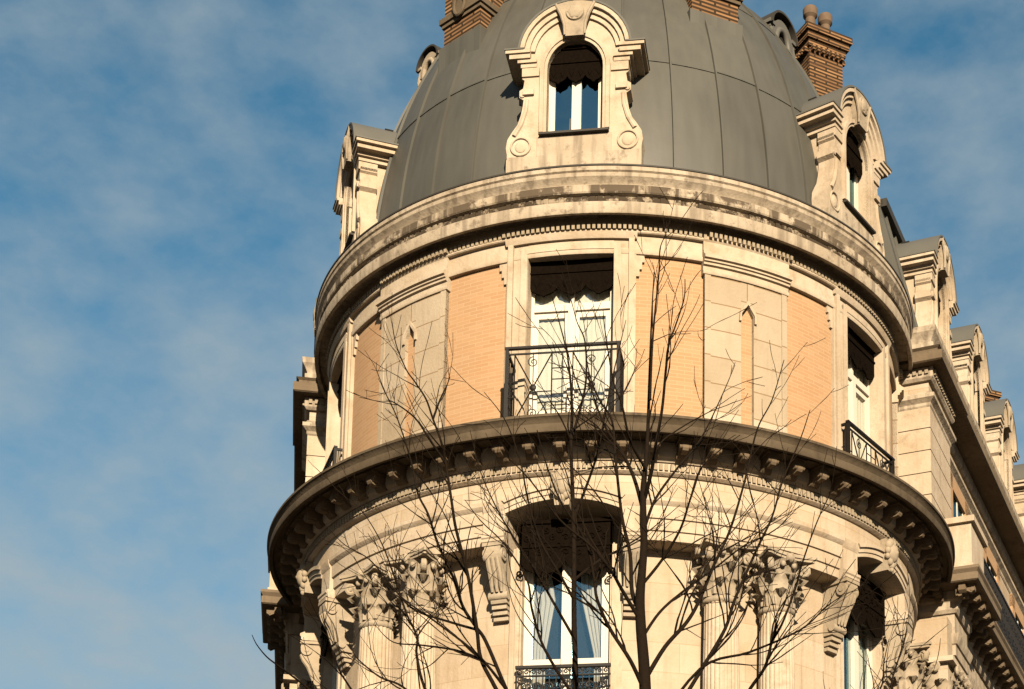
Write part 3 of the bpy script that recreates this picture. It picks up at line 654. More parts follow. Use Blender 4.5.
# ---- coupled Corinthian columns
RC = 5.23
b = MB(); lathe(b, [(.285, 8.55), (.288, 9.2), (.280, 10.4), (.262, 11.50), (.262, 11.52)], 24 * 6, (0, RC), flute=24, depth=.05)
colm = b.build('column', M['stone'], BLD, smooth=25)
b = MB(); lathe(b, [(.25, 11.50), (.275, 11.51), (.292, 11.54), (.292, 11.56), (.275, 11.59), (.255, 11.60)], 32, (0, RC))
lathe(b, [(.25, 11.60), (.25, 11.85), (.262, 12.1), (.30, 12.25), (.37, 12.32), (.2, 12.33)], 32, (0, RC))
def leaf(b, ang, r0, h0, h1, wd, curl, c=(0, RC)):
    n = 9; rows = []
    for i in range(n):
        u = i / (n - 1)
        if u < .7: r = r0 + .02 * u + .05 * (u / .7) ** 3; z = h0 + (h1 - h0) * u / .7
        else:
            q = (u - .7) / .3 * PI * .95; r = r0 + .07 + curl * math.sin(q / 1.0) * .9 + curl * .25 * (u - .7) / .3; z = h1 + curl * .35 * math.sin(q) - curl * .75 * (1 - math.cos(q)) / 2
        wv = wd * (0.75 + .5 * math.sin(PI * min(1, u * 1.15))) * (1 if u < .75 else 1 - .75 * (u - .75) / .25)
        rows.append((r, z, wv * (1 + .16 * (i % 2))))
    vs = []
    for r, z, wv in rows:
        for k, (s, dr) in enumerate(((-1, -.03), (-.5, .0), (0, .028), (.5, .0), (1, -.03))):
            t = s * wv
            vs.append(fr0(c[0] + (r + dr) * math.cos(ang) - t * math.sin(ang), c[1] + (r + dr) * math.sin(ang) + t * math.cos(ang), z))
    for r, z, wv in rows:
        for s in (-1, -.5, 0, .5, 1):
            t = s * wv * .9; vs.append(fr0(c[0] + (r - .04) * math.cos(ang) - t * math.sin(ang), c[1] + (r - .04) * math.sin(ang) + t * math.cos(ang), z - .012))
    m = n * 5; fs = []
    for i in range(n - 1):
        for k in range(4):
            fs += [(i * 5 + k, i * 5 + k + 1, i * 5 + 6 + k, i * 5 + 5 + k), (m + i * 5 + k, m + i * 5 + k + 1, m + i * 5 + 6 + k, m + i * 5 + 5 + k)]
        for k in (0, 4): fs.append((i * 5 + k, i * 5 + 5 + k, m + i * 5 + 5 + k, m + i * 5 + k))
    fs.append(tuple((n - 1) * 5 + k for k in range(5)) + tuple(m + (n - 1) * 5 + k for k in (4, 3, 2, 1, 0)))
    b.add(vs, fs)
for k in range(8): leaf(b, PI / 8 + k * PI / 4, .255, 11.60, 11.82, .09, .115)
for k in range(8): leaf(b, k * PI / 4, .262, 11.62, 12.06, .10, .135)
for k in range(4):
    an = PI / 4 + k * PI / 2
    for sd in (-.16, .16):
        pts = []
        for i in range(26):
            u = i / 25; q = sd * 1.0 * (1 - u) * 2.0
            if u < .5:
                r = .27 + (.16) * (u / .5) ** 1.6; z = 12.0 + .27 * (u / .5); aa = an + sd * 2.6 * (1 - u / .5) * .9
            else:
                t = (u - .5) / .5; rr = .085 * (1 - .75 * t); r = .43 + rr * math.sin(t * 9) * 1.0; z = 12.27 - .085 + rr * math.cos(t * 9); aa = an + sd * .18
            pts.append(fr0(r * math.cos(aa), RC + r * math.sin(aa), z))
        tube(b, pts, [.03] * 12 + [.034] * 14, 7)
    cx, co = .45 * math.cos(an), RC + .45 * math.sin(an); blob(b, (cx, co, 12.20), (.05, .05, .05), nu=10, nv=6)
    am = k * PI / 2; blob(b, (.36 * math.cos(am), RC + .36 * math.sin(am), 12.34), (.075, .075, .075), nu=10, nv=7, fn=lambda d: 1 + .2 * math.cos(5 * math.atan2(d[2], d[0])))
    for sg in (-1, 1):                                    # helices meeting below the flower
        aa = am + sg * .3; blob(b, (.34 * math.cos(aa), RC + .34 * math.sin(aa), 12.24), (.045, .045, .05), nu=8, nv=6)
ab = []
for k in range(4):
    for i in range(9):
        s = -1 + 2 * i / 8; a = k * PI / 2; d = .37 + .085 * s * s; t = s * .43
        ab.append((d * math.cos(a) - t * math.sin(a), RC + d * math.sin(a) + t * math.cos(a)))
for sc_, z0, z1 in ((.94, 12.325, 12.365), (1.0, 12.365, 12.415)):
    vs = [fr0(x * sc_, RC + (o_ - RC) * sc_, z0) for x, o_ in ab] + [fr0(x * sc_, RC + (o_ - RC) * sc_, z1) for x, o_ in ab]; n = len(ab)
    b.add(vs, [tuple(range(n)), tuple(range(n, 2 * n))] + [(i, (i + 1) % n, n + (i + 1) % n, n + i) for i in range(n)])
b.build('capital', M['carved'], colm, smooth=45)
b = MB(); lathe(b, [(.29, 8.56), (.30, 8.52), (.34, 8.50), (.35, 8.46), (.33, 8.43), (.36, 8.41), (.40, 8.38), (.40, 8.34), (.36, 8.31)], 32, (0, RC)); b.build('column_base', M['stone'], colm)
colm.rotation_euler = (0, 0, rad(PIL[0] - 5.25))
for a in (PIL[0] + 5.25, PIL[1] - 5.25, PIL[1] + 5.25, PIL[1] + PER - 5.25, PIL[1] + PER + 5.25): copy_part(colm, a)

# ---- dome dormers (local frame: front plane at o=0, z=0 is 18.5)
def arcpts(r, zc, n=18, rz=None, a0=0.0):
    rz = rz or r
    return [(-r * math.cos(a0 + (PI - 2 * a0) * i / n), zc + rz * math.sin(a0 + (PI - 2 * a0) * i / n)) for i in range(n + 1)]
def lerp_outline(pts, z):                                  # half-width at height z
    for (x0, z0), (x1, z1) in zip(pts, pts[1:]):
        if z0 <= z <= z1: return x0 + (x1 - x0) * (z - z0) / max(1e-6, z1 - z0)
    return pts[-1][0]
HW = [(1.08, -.4), (1.08, .60), (1.10, .72), (1.08, .86), (1.00, 1.0), (.92, 1.12), (.87, 1.28), (.84, 1.45), (.83, 1.55), (.90, 1.60), (.90, 1.72), (.84, 1.76), (.82, 1.9), (.86, 1.93), (.86, 2.0), (.80, 2.02), (.80, 2.3)]
def dormer_front():
    b = MB()
    low = [(w_, z) for w_, z in HW if z < .9] + [(1.06, .9)]
    prism(b, [(x, z) for x, z in low] + [(-x, z) for x, z in reversed(low)], -.30, 0)
    up = [(1.06, .9)] + [(w_, z) for w_, z in HW if z > .9]
    for s in (-1, 1): prism(b, [(s * x, z) for x, z in up] + [(s * .45, 2.3), (s * .45, .9)], -.30, 0)
    band(b, [(-.45, 2.02)] + arcpts(.45, 2.05, 18, .5) + [(.45, 2.02)], [(-.80, 2.3)] + arcpts(.80, 2.3, 18, .78) + [(.80, 2.3)], -.30, 0)
    # moulded frame round the opening
    for r0, r1, o1 in ((.45, .50, .03), (.50, .565, .055)):
        band(b, [(-r0, .93)] + arcpts(r0, 2.05, 18, r0 + .05) + [(r0, .93)], [(-r1, .93)] + arcpts(r1, 2.05, 18, r1 + .05) + [(r1, .93)], -.05, o1)
    # hood mouldings
    for r0, r1, h, o1 in ((.66, .74, .10, .04), (.74, .82, .08, .08), (.82, .91, .06, .13)):
        band(b, arcpts(r0, 2.30, 20, r0 - .02, .12), arcpts(r1, 2.30, 20, r1 - .02, .12), -.3, o1)
    for s in (-1, 1):
        for x1, z0, z1, o1 in ((.88, 2.10, 2.17, .04), (.93, 2.17, 2.23, .07), (1.06, 2.23, 2.31, .10), (1.12, 2.31, 2.37, .13)):
            box(b, *sorted((s * .62 if x1 < 1.05 else s * .72, s * x1)), -1.3, o1, z0, z1)
        box(b, *sorted((s * .58, s * .86)), -.3, .03, 1.95, 2.10)
        # rosettes and volutes
        blob(b, (s * .86, .0, .72), (.10, .025, .10))
        tube(b, [fr0(s * .86 + .155 * math.cos(q * PI / 10), .012, .72 + .155 * math.sin(q * PI / 10)) for q in range(21)], .018, 6)
        tube(b, [fr0(s * .97, .0, .92), fr0(s * .86, .0, 1.12), fr0(s * .79, .0, 1.35), fr0(s * .77, .0, 1.55)], [.04, .04, .035, .03], 8)
        box(b, *sorted((s * .66, s * .84)), -.05, .045, 1.62, 1.72); tube(b, [fr0(s * .85, -.25, 1.63), fr0(s * .85, .02, 1.63)], .04, 12)
        prism(b, [(s * .86, -.2), (s * .9, .4), (s * .7, .5), (s * .62, -.2)], -.05, .02)
    return b
b = dormer_front()
dm = b.build('dormer', M['stone'], BLD, smooth=30)
b = MB(); prism(b, [(-1.085, -.3), (1.085, -.3), (1.085, .48), (1.06, .53), (-1.06, .53), (-1.085, .48)], -.1, .03); box(b, -.6, .6, -.1, .018, .53, .86); b.build('apron', M['gutter'], dm)
b = MB(); prism(b, [(-.15, 2.54), (.15, 2.54), (.16, 2.72), (.21, 2.9), (.30, 3.12), (.2, 3.19), (-.2, 3.19), (-.30, 3.12), (-.21, 2.9), (-.16, 2.72)], -.05, .135)
tube(b, [fr0(0, .12, 2.95), fr0(0, .165, 2.95)], [.16, .14], 20); blob(b, (0, .16, 2.95), (.12, .03, .12), fn=lambda d: 1 + .15 * math.cos(6 * math.atan2(d[2], d[0])))
for s in (-1, 1): tube(b, [fr0(s * .16, .13, 2.56), fr0(s * .17, .14, 2.74), fr0(s * .22, .14, 2.92), fr0(s * .31, .12, 3.12)], [.02, .025, .03, .03], 7)
b.build('keystone', M['carved'], dm, smooth=45)
b = MB()
band(b, arcpts(.89, 2.29, 20, .88, .1), arcpts(.925, 2.29, 20, .91, .1), -2.3, .145)
for s in (-1, 1): box(b, *sorted((s * .82, s * 1.135)), -1.6, .145, 2.365, 2.39)
roofd = b.build('dormer_roof', M['zinc_roof'], dm, smooth=40)
b = MB()
for s in (-1, 1): box(b, *sorted((s * .62, s * .80)), -2.0, -.28, -.4, 2.4)
b.build('cheek', M['stone'], dm)
b = MB(); band(b, arcpts(.4, 2.05, 18, .45), arcpts(.85, 2.35, 18, .83), -.5, -.31); box(b, -.62, .62, -.6, -.45, -.4, 3.0); b.build('backing', M['dark'], dm)
b = MB()
for s in (-1, 1): box(b, *sorted((s * .45, s * .35)), -.26, -.19, .92, 2.15)
box(b, -.075, .075, -.26, -.17, .92, 2.5); band(b, arcpts(.36, 2.05, 16, .41), arcpts(.45, 2.05, 16, .50), -.26, -.19); box(b, -.36, .36, -.26, -.20, .92, .97)
b.build('window_frame', M['white'], dm)
b = MB()
for s in (-1, 1): pane(b, *sorted((s * .075, s * .35)), .97, 2.45, -.22)
b.build('pane', M['dark_glass'], dm, smooth=0)
lambr(-.44, .44, 2.0, 2.52, -.10, 3, .03, .10).build('lambrequin', M['lambrequin'], dm, smooth=0)
b = MB(); box(b, -.56, .56, -.25, .09, .865, .90); b.build('sill', M['lead'], dm)
def place(phi, o, z):
    p = rad(phi); return Matrix.Translation((o * math.sin(p), -o * math.cos(p), z)) @ Matrix.Rotation(p, 4, 'Z')
dm.matrix_basis = place(C0, 5.0, 18.5)
copy_part(dm, mw=place(C0 + PER, 5.0, 18.5)); copy_part(dm, mw=place(C0 - PER, 5.0, 18.5))

# ---- chimneys
def chimney(w2, d2, z0, z1, cap=True, bandz=None):
    b = MB(); box(b, -w2, w2, -d2, d2, z0, z1); st = MB()
    if cap:
        for i, e in enumerate((.05, .10, .15)): box(b, -w2 - e, w2 + e, -d2 - e, d2 + e, z1 - .42 + .14 * i, z1 - .28 + .14 * i - .001)
        n = int(w2 * 2 / .11)
        for i in range(n):
            x = -w2 + (i + .5) * 2 * w2 / n; box(b, x - .03, x + .03, d2, d2 + .09, z1 - .52, z1 - .42); box(b, x - .03, x + .03, -d2 - .09, -d2, z1 - .52, z1 - .42)
        n = int(d2 * 2 / .11)
        for i in range(n):
            o_ = -d2 + (i + .5) * 2 * d2 / n
            for s in (-1, 1): box(b, *sorted((s * w2, s * (w2 + .09))), o_ - .03, o_ + .03, z1 - .52, z1 - .42)
    ch = b.build('chimney', M['brick'], BLD, smooth=0)
    if bandz:
        e = .07; box(st, -w2 - e, w2 + e, -d2 - e, d2 + e, bandz, bandz + .1); box(st, -w2 - e * .5, w2 + e * .5, -d2 - e * .5, d2 + e * .5, bandz - .07, bandz)
        box(st, -w2 - e, w2 + e, -d2 - e, d2 + e, bandz + .62, bandz + .75)
        rg = [(.13 * math.cos(2 * PI * i / 20), bandz + .16 + .2 * math.sin(2 * PI * i / 20)) for i in range(21)]
        tube(st, [fr0(x, d2 + .08, z) for x, z in rg], .035, 8)
        box(st, -.2, .2, d2, d2 + .06, bandz + .05, bandz + .62)
        st.build('stone_band', M['grime'], ch, smooth=35)
        fl = MB(); box(fl, -w2 - .06, w2 + .06, -d2, d2 + .06, z0, z0 + 0.98); fl.build('flashing', M['zinc'], ch)
    return ch
for p in PIL:
    ch = chimney(.44, .55, 21.5, 26.6, True, 22.95); ch.matrix_basis = place(p - (1.5 if p < 0 else 0), 3.56 if p < 0 else 3.48, 0)
def pots(ch, xs, z, r=.15):
    for x, o_ in xs:
        b = MB(); lathe(b, [(r * .72, z), (r * .8, z + .32), (r * .75, z + .36), (r * 1.12, z + .42), (r * 1.16, z + .56), (r * 1.0, z + .60), (r * .7, z + .60), (r * .65, z + .4)], 20, (x, o_)); b.build('chimney_pot', M['pot'], ch)
def at(x, y, z, ang): return Matrix.Translation((x, y, z)) @ Matrix.Rotation(rad(ang), 4, 'Z')
ch = chimney(.40, .36, 20.0, 26.42); ch.matrix_basis = at(4.05, 2.0, 0, 27); pots(ch, [(-.27, .2), (.12, .16)], 26.41, .13)
ch = chimney(.30, .5, 19.0, 23.95); ch.matrix_basis = at(9.25, 12, 0, 22.6); pots(ch, [(-.05, -.3), (.05, .2)], 23.94, .11)

# ---- bull's-eye lucarnes behind the dome
def lucarne(m, k):
    b = MB(); box(b, -.62, .62, -1.6, 0, -4.2 / k, .9)
    band(b, arcpts(.42, .35, 24, .55)[:] + [], arcpts(.62, .45, 24, .80), 0, .12)
    ring = [(.36 * math.cos(2 * PI * i / 32), .45 + .48 * math.sin(2 * PI * i / 32)) for i in range(33)]
    tube(b, [fr0(x, .08, z) for x, z in ring], .10, 10); tube(b, [fr0(x * 1.35, .05, .45 + (z - .45) * 1.3) for x, z in ring], .06, 8)
    for s in (-1, 1):
        box(b, *sorted((s * .5, s * .80)), -1.2, .16, .80, .92); box(b, *sorted((s * .5, s * .72)), -1.2, .10, .70, .80); scroll(b, s * .62, -.12, .16, .08, .06, a0=PI / 2, sgn=s)
        tube(b, [fr0(s * .62, .05, .7), fr0(s * .70, .06, .3), fr0(s * .64, .06, -.05)], [.08, .1, .07], 8)
    o = b.build('lucarne', m, BLD, smooth=40)
    b = MB(); band(b, arcpts(.70, .80, 20, .62), arcpts(.77, .80, 20, .69), -1.6, .22); b.build('lucarne_roof', M['lead'], o, smooth=40)
    b = MB(); prism(b, ring[:-1], .0, .02); b.build('pane', M['dark'], o)
    return o
lu = lucarne(M['zinc_roof'], .62); lu.matrix_basis = at(3.2, .9, 25.25, 52) @ Matrix.Scale(.62, 4)
lu = lucarne(M['carved'], .5); lu.matrix_basis = at(-3.78, 1.6, 25.15, -50) @ Matrix.Scale(.5, 4)

# ---------------------------------------------------------------- the two wings
def path_sweep(mb, plan, prof, fr):
    """closed (w,z) profile swept along a plan polyline (u,w) with mitred corners; w offsets go to the outside (left of travel is inside)"""
    n = len(plan); k = len(prof); vs = []
    dirs = []
    for i in range(n - 1):
        du, dw = plan[i + 1][0] - plan[i][0], plan[i + 1][1] - plan[i][1]; l = math.hypot(du, dw); dirs.append((du / l, dw / l))
    for i in range(n):
        d0 = dirs[max(0, i - 1)]; d1 = dirs[min(n - 2, i)]
        n0 = (-d0[1], d0[0]); n1 = (-d1[1], d1[0]); m = (n0[0] + n1[0], n0[1] + n1[1]); q = 2 / (m[0] ** 2 + m[1] ** 2) if (m[0] or m[1]) else 1
        for w_, z in prof: vs.append(fr(plan[i][0] + m[0] * w_ * q, plan[i][1] + m[1] * w_ * q, z))
    fs = [(i * k + j, (i + 1) * k + j, (i + 1) * k + (j + 1) % k, i * k + (j + 1) % k) for i in range(n - 1) for j in range(k)]
    fs += [tuple(range(k)), tuple((n - 1) * k + j for j in range(k))]
    mb.add(vs, fs)
def wing(K, az, sgn, dorm_s, dorm_n, length=26.0):
    d = Vector((math.sin(rad(az)), math.cos(rad(az)), 0)); nn = Vector((d.y, -d.x, 0)) * sgn
    def fr(u, w_, z): return (K[0] + u * d.x + w_ * nn.x, K[1] + u * d.y + w_ * nn.y, z)
    P = 2.0                                               # length of the end pier
    # wall: end pier and the set-back wall beyond (u from the end face, w 0 = lip of the corona)
    b = MB(); box(b, .32, P, -4, -.32, 14.0, 17.75, fr); box(b, P, length, -4, -.55, 14.0, 17.75, fr)
    box(b, .80, 2.3, -4, -.18, 0, 13.2, fr); box(b, 2.3, length, -4, -.42, 0, 13.2, fr)
    b.build('wing_wall', M['ashlar'], BLD, smooth=0)
    def run(e, br=.03):                          # plan line with a break after the pier, inset e from the corona lip
        return [(e, -3.2), (e, -e), (P + .32 - e, -e), (P + .32 - e, -e - br), (length, -e - br)]
    plan = run(0.0); plan2 = run(0.0, .24)
    b = MB()
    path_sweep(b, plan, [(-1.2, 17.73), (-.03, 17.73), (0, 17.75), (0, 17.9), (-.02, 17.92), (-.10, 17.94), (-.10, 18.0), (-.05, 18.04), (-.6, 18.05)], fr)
    co = b.build('wing_cornice', M['stain_shade'], BLD, smooth=28); b = MB()  # whole corona carries the painted soffit shade along with its stains
    path_sweep(b, plan, [(-.6, 18.04), (-.20, 18.04), (-.20, 18.20), (-.24, 18.22), (-.24, 18.25), (-.20, 18.33), (-.15, 18.40), (-.14, 18.50), (-.6, 18.52)], fr)
    path_sweep(b, plan2, [(-.6, 17.5), (-.26, 17.5), (-.22, 17.55), (-.22, 17.735), (-.6, 17.735)], fr)
    path_sweep(b, plan2, [(-.6, 17.0), (-.30, 17.0), (-.28, 17.03), (-.28, 17.08), (-.24, 17.12), (-.20, 17.15), (-.20, 17.22), (-.26, 17.25), (-.29, 17.30), (-.6, 17.30)], fr)
    wc = b.build('wing_frieze', M['gutter'], BLD, smooth=28)
    b = MB()
    for i in range(16): u = .30 + .11 * i; box(b, u, u + .06, -.3, -.185, 17.60, 17.70, fr)
    for i in range(12): w_ = -.3 - .11 * i; box(b, .185, .3, w_ - .06, w_, 17.60, 17.70, fr)
    b.build('dentil_course', M['dent'], wc, smooth=0)
    # rusticated quoins of the pier
    b = MB()
    for i in range(7):
        z = 14.05 + .425 * i; e = .02
        box(b, .32 - e, P + e * .5, -2.2, -.32 + e, z + .012, z + .413, fr)
    b.build('quoin', M['stone'], BLD, smooth=0)
    # lower cornice with modillions, frieze, parapet block
    p2 = [(.70, -3.2), (.70, .41), (2.9, .41), (2.9, .18), (length, .18)]
    b = MB()
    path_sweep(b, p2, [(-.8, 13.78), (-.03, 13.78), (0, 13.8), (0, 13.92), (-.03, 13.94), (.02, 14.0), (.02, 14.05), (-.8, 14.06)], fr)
    lc = b.build('wing_cornice', M['stain_shade'], BLD, smooth=28); b = MB()
    path_sweep(b, p2, [(-.9, 13.4), (-.50, 13.4), (-.46, 13.46), (-.46, 13.6), (-.42, 13.64), (-.40, 13.78), (-.9, 13.78)], fr)
    path_sweep(b, p2, [(-.9, 12.42), (-.56, 12.42), (-.56, 12.6), (-.53, 12.61), (-.53, 12.8), (-.50, 12.82), (-.46, 12.95), (-.46, 13.0), (-.54, 13.02), (-.54, 13.41), (-.9, 13.41)], fr)
    b.build('wing_frieze', M['gutter'], BLD, smooth=28)
    b = MB(); prism_side(b, [(0, 13.79), (0, 13.6), (.08, 13.58), (.12, 13.64), (.20, 13.66), (.28, 13.62), (.34, 13.66), (.34, 13.79)], -.06, .06)
    tube(b, [fr0(-.07, .07, 13.62), fr0(.07, .07, 13.62)], .045, 10); tube(b, [fr0(-.07, .30, 13.68), fr0(.07, .30, 13.68)], .04, 10)
    m1 = b.build('modillion', M['modil'], lc, smooth=35)
    ang = math.atan2(nn.x, -nn.y); spots = []
    for i in range(30): u = .95 + .46 * i; spots.append((Vector(fr(u, (.41 if u < 2.9 else .18) - .44, 0)), ang))
    for i in range(3): spots.append((Vector(fr(1.14, .1 - .46 * i, 0)), math.atan2(-d.x, d.y)))
    for i, (p, an) in enumerate(spots):
        c = m1 if i == 0 else m1.copy()
        if i: COL.objects.link(c); c.parent = lc
        c.matrix_basis = Matrix.Translation(p) @ Matrix.Rotation(an, 4, 'Z')
    b = MB(); box(b, .86, 2.0, -1.6, .28, 14.05, 14.93, fr); box(b, .79, 2.07, -1.7, .35, 14.93, 15.04, fr); box(b, .83, 2.03, -1.65, .31, 14.05, 14.15, fr)
    b.build('parapet_block', M['stone'], BLD, smooth=0)
    b = MB(); u0, u1 = 2.07, length
    box(b, u0, u1, .10, .15, 14.98, 15.03, fr); box(b, u0, u1, .11, .14, 14.12, 14.15, fr)
    for i in range(130): u = u0 + .12 * i; box(b, u, u + .03, .11, .14, 14.06, 15.0, fr)
    def fr_r(x, o, z): return fr(x, o, z)
    for i in range(60):
        u = u0 + .2 + .24 * i; scroll(b, u, 14.75, .11, .125, .016, fr, a0=PI * (i % 2), sgn=1 if i % 2 else -1); scroll(b, u, 14.40, .14, .125, .016, fr, a0=PI * ((i + 1) % 2), sgn=-1 if i % 2 else 1)
    b.build('balcony_railing', M['iron'], BLD, smooth=0)
    # pilaster capital carving on the lower pier
    for p, an, n in ((fr(.80, -.18, 0), math.atan2(-d.x, d.y), 2), (fr(.80, -.18, 0), ang, 2)):
        b = MB(); sg = 1 if an == ang else -1
        for i in range(5):
            x = (.12 + .36 * i) * sgn * sg
            leaf(b, PI / 2, .0, 11.72, 12.0, .10, .09, (x, 0)); leaf(b, PI / 2, .02, 11.76, 12.22, .11, .12, (x + .18 * sgn * sg, 0))
            scroll(b, x + .1 * sgn * sg, 12.24, .09, .12, .035, a0=PI / 2, sgn=1 if i % 2 else -1)
        o = b.build('pier_capital', M['carved'], BLD, smooth=45); o.matrix_basis = Matrix.Translation(p) @ Matrix.Rotation(an, 4, 'Z')
    b = MB(); box(b, .68, 2.35, -2.6, -.06, 12.33, 12.42, fr); box(b, .74, 2.32, -2.6, -.12, 11.66, 11.74, fr)
    b.build('pier_moulding', M['stone'], BLD, smooth=0)
    # mansard roof
    b = MB(); prism_side(b, [(-.55, 18.45), (-1.22, 21.35), (-1.16, 21.42), (-1.18, 21.5), (-5, 22.4), (-5, 18.45)], .6, length, fr)
    for i in range(36):
        u = .9 + .7 * i; prism_side(b, [(-.54, 18.45), (-.50, 18.45), (-1.17, 21.35), (-1.22, 21.35)], u - .02, u + .02, fr)
    b.build('mansard_roof', M['zinc'], BLD, smooth=0)
    b = MB(); box(b, .6, length, -1.30, -1.10, 21.36, 21.52, fr); b.build('roof_edge', M['lead'], BLD, smooth=0)
    # windows in the set-back wall, upper storey, with brick surrounds
    for i in range(5):
        u = P + 1.75 + 3.42 * i
        b = MB(); box(b, u - .95, u - .6, -.57, -.49, 14.1, 17.0, fr); box(b, u + .6, u + .95, -.57, -.49, 14.1, 17.0, fr); box(b, u - .95, u + .95, -.57, -.49, 16.7, 16.99, fr)
        ws = b.build('window_surround', M['pale_brick'], BLD, smooth=0)
        b = MB()
        for a in (-.6, -.04, .52): box(b, u + a, u + a + .08, -.55, -.53, 14.1, 16.7, fr)
        b.build('window_frame', M['white'], ws, smooth=0)
        b = MB(); box(b, u - .6, u + .6, -.555, -.542, 14.1, 16.7, fr); b.build('pane', M['dark_glass'], ws, smooth=0)
    for i in range(dorm_n):
        u = dorm_s + 3.42 * i; p = fr(u, -.46, 18.17)
        ang = math.atan2(nn.x, -nn.y)
        copy_part(dm, mw=Matrix.Translation(p) @ Matrix.Rotation(ang, 4, 'Z'))
wing((5.86, -1.19), 22.9, 1, 2.2, 5)
wing((-5.98, .27), -10.2, -1, 3.2, 3)

# ================================================================= TREES
def px2w(px, py, Y):
    a = (px - 512 - SX) / F_PX; b_ = -(py - 344.5 - SY) / F_PX
    d = _F + _R * a + _U * b_
    return CAM + d * ((Y - CAM.y) / d.y)
def smooth_line(pts, n):
    out_ = []; P = [pts[0]] + pts + [pts[-1]]
    for i in range(1, len(P) - 2):
        for k in range(n):
            t = k / n; out_.append(.5 * ((2 * P[i]) + (-P[i - 1] + P[i + 1]) * t + (2 * P[i - 1] - 5 * P[i] + 4 * P[i + 1] - P[i + 2]) * t * t + (-P[i - 1] + 3 * P[i] - 3 * P[i + 1] + P[i + 2]) * t ** 3))
    out_.append(pts[-1]); return out_
def twig(b, p, d, length, r, rng, depth):
    n = max(4, int(length / .07)); pts = [p]; rr = [r]; d = d.normalized()
    bend = Vector((rng.uniform(-1, 1), rng.uniform(-1, 1), rng.uniform(-.2, .5))) * .11
    for i in range(n):
        d = (d + bend + Vector((rng.uniform(-1, 1), rng.uniform(-1, 1), rng.uniform(-.8, 1))) * .085 + Vector((0, 0, .03))).normalized()
        pts.append(pts[-1] + d * length / n); rr.append(max(.0026, r * (1 - .75 * (i + 1) / n)))
    for i in range(1, len(rr) - 1):
        if rng.random() < .35: rr[i] *= 1.35             # buds and nodes
    tube(b, pts, rr, 5 if r > .006 else 4, cap=False)
    if depth > 0 and length > .25:
        for k in range(int(length / .36)):
            i = rng.randrange(1, n); dd = pts[min(i + 1, n)] - pts[i - 1]; side = dd.cross(Vector((rng.uniform(-1, 1), rng.uniform(-1, 1), rng.uniform(-1, 1))))
            if side.length < 1e-6: continue
            nd = dd.normalized() * rng.uniform(.6, 1.0) + side.normalized() * rng.uniform(.5, 1.0) + Vector((0, 0, .15))
            twig(b, pts[i], nd, length * rng.uniform(.25, .6), rr[i] * .62, rng, depth - 1)
def bare_tree(label, trunk, limbs, Y, seed):
    rng = random.Random(seed)
    root = bpy.data.objects.new('bare_tree', None); COL.objects.link(root); base = px2w(trunk[0][0], trunk[0][1], Y); root.location = (base.x, base.y, 0)
    tag(root, label, 'tree', 'bare trees in front of the tower')
    b = MB(); sh = root.location
    pts = [px2w(x, y, Y + dy) for x, y, r, dy in trunk]; rs = [r for _, _, r, _ in trunk]
    pts = [Vector((pts[0].x, pts[0].y, -.05))] + pts; rs = [rs[0] * 1.25] + rs
    P = smooth_line(pts, 5); R = smooth_line([Vector((r, 0, 0)) for r in rs], 5)
    tube(b, [p - sh for p in P], [max(.004, r.x) for r in R], 10); b.build('trunk', M['bark'], root, smooth=60)
    b = MB(); lines = [(P[len(P) // 3:], [r.x for r in R][len(P) // 3:], .4)]
    for lm in limbs:
        r0, r1, dy = lm[0][:3]; dn = lm[0][3] if len(lm[0]) > 3 else 1.0; r0 *= .84; r1 *= .95; pp = lm[1:]; n = len(pp)
        q = [px2w(x, y, Y + dy * (i / (n - 1)) ** .8 + (rng.uniform(-.08, .08) if i else 0)) for i, (x, y) in enumerate(pp)]
        q = smooth_line(q, 5); m = len(q)
        rr = [r0 + (r1 - r0) * (i / (m - 1)) for i in range(m)]
        tube(b, [p - sh for p in q], rr, 7, cap=False); lines.append((q, rr, dn))
    for q, rr, dens in lines:
        L = sum((q[i + 1] - q[i]).length for i in range(len(q) - 1))
        for k in range(int(L / .22 * dens)):
            i = rng.randrange(max(1, len(q) // 6), len(q) - 1); dd = (q[i + 1] - q[i - 1]).normalized()
            side = dd.cross(Vector((rng.uniform(-1, 1), rng.uniform(-1, 1), rng.uniform(-.3, .3)))).normalized()
            nd = dd * rng.uniform(.7, 1.1) + side * rng.uniform(.35, .85) + Vector((0, 0, .12))
            f = 1 - i / len(q)
            twig(b, q[i] - sh, nd, (rng.uniform(.4, 1.1) + .8 * f * rng.random()) * (.40 + .65 * f), min(.0085, rr[i] * .55), rng, 2 if rng.random() < .25 else 1)
    b.build('branches', M['bark'], root, smooth=60)
    return root
